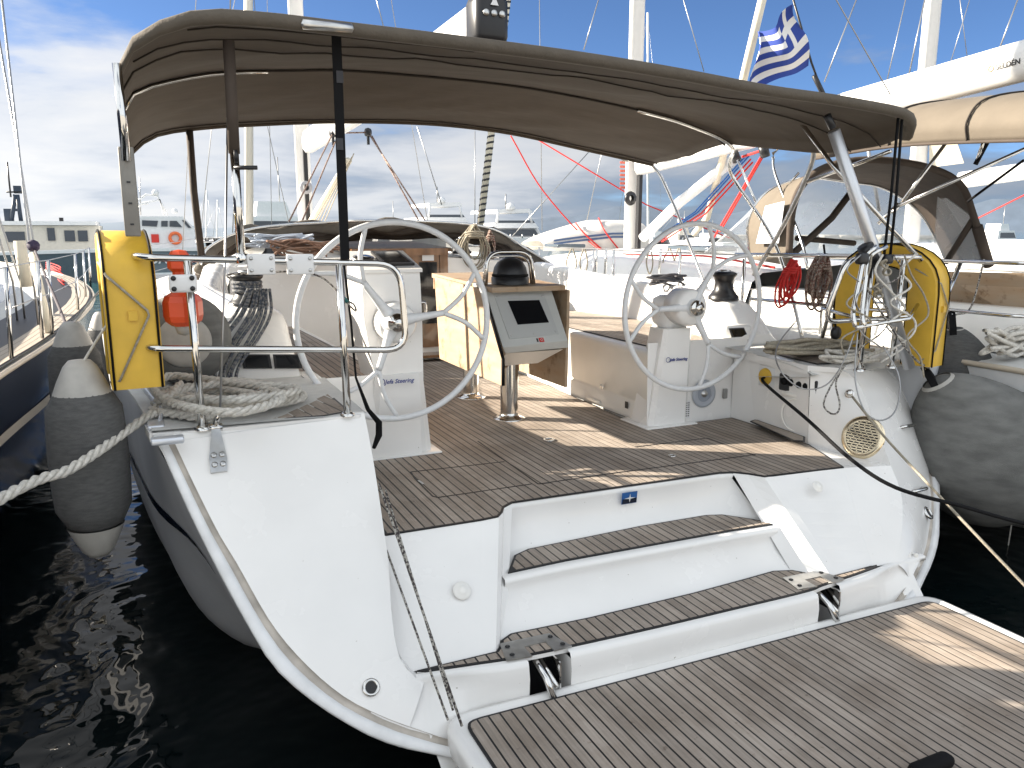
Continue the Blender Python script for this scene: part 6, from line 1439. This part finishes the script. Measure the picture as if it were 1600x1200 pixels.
# far sailing yachts: hull, mast, stays
def far_sail(u, yy, top, wd, label, mm=ALUW, stays=True, off=0, cat='sailing yacht'):
    p = oy(u, 400, yy); t_ = thing('distant_sailing_yacht', label, cat, (p.x, yy, 0), 'sailing yachts moored across the harbour')
    sail_hull(t_, p.x, ((yy-5, 1.5, 1.1, 0), (yy, 1.7, 1.15, -.2), (yy+4, .9, 1.25, 0), (yy+5.5, .05, 1.3, .2)), WB, WB)
    tp_ = oy(u+off, top, yy) if top > 0 else oy(u+off, 0, yy)+(oy(u+off, 0, yy)-oy(u, 400, yy))*.25
    MB().tube([V((p.x, yy, 1.1)), V((tp_.x, yy, tp_.z))], wd, 8).build('mast', mm, t_)
    if stays:
        for s_ in (-1, 1): MB().tube([V((p.x+s_*1.5, yy, 1.2)), V((p.x+s_*.7, yy, tp_.z*.55)), V((tp_.x, yy, tp_.z))], .012, 4).build('stay', WIRE, t_)
        MB().tube([V((p.x, yy+5.3, 1.3)), V((tp_.x, yy, tp_.z))], .02, 4).build('stay', WIRE, t_)
    MB().loft([[V((p.x-1, q, 1.15)), V((p.x-.8, q, 1.6)), V((p.x+.8, q, 1.6)), V((p.x+1, q, 1.15))] for q in (yy-2, yy+2)]).build('cabin_trunk', WB, t_)
    return t_
far_sail(388, 26, -1, .13, 'sailing yacht whose pale mast rises just right of the bimini crank pole', mat('cream_mast', (.60, .56, .48), .5))
far_sail(1012, 60, 20, .10, 'distant sailing yacht with mast behind the neighbouring furled sail')
far_sail(323, 95, 297, .08, 'tiny far sailing yacht, left one of two masts beside the brown strap pole')
far_sail(340, 95, 312, .08, 'tiny far sailing yacht, right one of two masts beside the brown strap pole')
far_sail(1098, 70, 345, .08, 'tiny far sailing yacht seen through the top of the starboard wheel')
far_sail(1060, 80, 330, .08, 'tiny far sailing yacht left of the starboard wheel rim')
# striped furled pole
sp1 = thing('furled_gennaker', 'black and white spiral wrapped furled sail leaning in front of the motor yachts', 'furled sail', oy(748, 370, 22))
a, b_ = oy(748, 372, 22), oy(800, -60, 22); W_ = MB(); K_ = MB(); d_ = b_-a
MB().tube([a, b_], .10, 12).build('furled_cloth', SAIL, sp1)
pts = []; x_ = d_.orthogonal().normalized(); y_ = d_.normalized().cross(x_)
for k in range(44*8): 
    t_ = k/(44*8-1); an = 2*math.pi*k/8; pts.append(a+d_*t_+(x_*math.cos(an)+y_*math.sin(an))*.075)
MB().tube(pts, .045, 6).build('black_spiral', BLACK, sp1)
# low breakwater and clutter of far marina
bw = MB()
rnd = random.Random(11)
for k in range(70): bw.rbox((-160+k*5.5+rnd.uniform(-1, 1), 175+rnd.uniform(-3, 3), .5), (6.5, 6, 1.6+rnd.uniform(-.5, .5)), .5, seg=1)
o = bw.build('breakwater', mat('rock', (.32, .31, .29), .9, noise_amt=.3, nscale=.6)); o['kind'] = 'structure'
for i_, (u, yy, wd, hh, m_, lab) in enumerate(((1035, 70, 4, 2.2, WB, 'small white motor boat low behind the starboard wheel, leftmost of its row'), (1075, 78, 5, 2.6, WB2, 'small cream motor boat behind the starboard wheel, in the middle of its row'), (1120, 74, 4, 2.0, WB, 'small white motor boat right of the cream one behind the wheel'), (620, 90, 7, 3.2, WB, 'far white ferry with stepped decks above the port wheel'), (445, 60, 9, 4.2, WB, 'large white boat shed roof behind the folded hood'), (1575, 60, 6, 3.0, WB, 'white motor boat seen beyond the sprayhood at the right edge'))):
    p = oy(u, 400, yy); t_ = thing('motor_boat', lab, 'motor boat', (p.x, yy, 0))
    MB().prism([V((p.x-wd*.5, yy, -.2)), V((p.x+wd*.45, yy, -.2)), V((p.x+wd*.55, yy, hh*.4)), V((p.x-wd*.52, yy, hh*.35))], (0, 3, 0)).build('hull', m_, t_)
    MB().prism([V((p.x-wd*.3, yy+.3, hh*.35)), V((p.x+wd*.3, yy+.3, hh*.35)), V((p.x+wd*.18, yy+.3, hh*.8)), V((p.x-wd*.28, yy+.3, hh*.8))], (0, 2.4, 0)).build('cabin', m_, t_)
    MB().prism([V((p.x-wd*.22, yy+.28, hh*.52)), V((p.x+wd*.24, yy+.28, hh*.52)), V((p.x+wd*.17, yy+.28, hh*.72)), V((p.x-wd*.22, yy+.28, hh*.72))], (0, .05, 0)).build('window', WG, t_)
    MB().prism([V((p.x-wd*.2, yy+.5, hh*.8)), V((p.x+wd*.08, yy+.5, hh*.8)), V((p.x+wd*.04, yy+.5, hh*1.05)), V((p.x-wd*.18, yy+.5, hh*1.05))], (0, 1.8, 0)).build('flybridge', m_, t_)
    MB().tube([V((p.x, yy+1, hh*.8)), V((p.x, yy+1, hh*1.8))], .04, 5).build('whip_aerial', WIRE, t_)
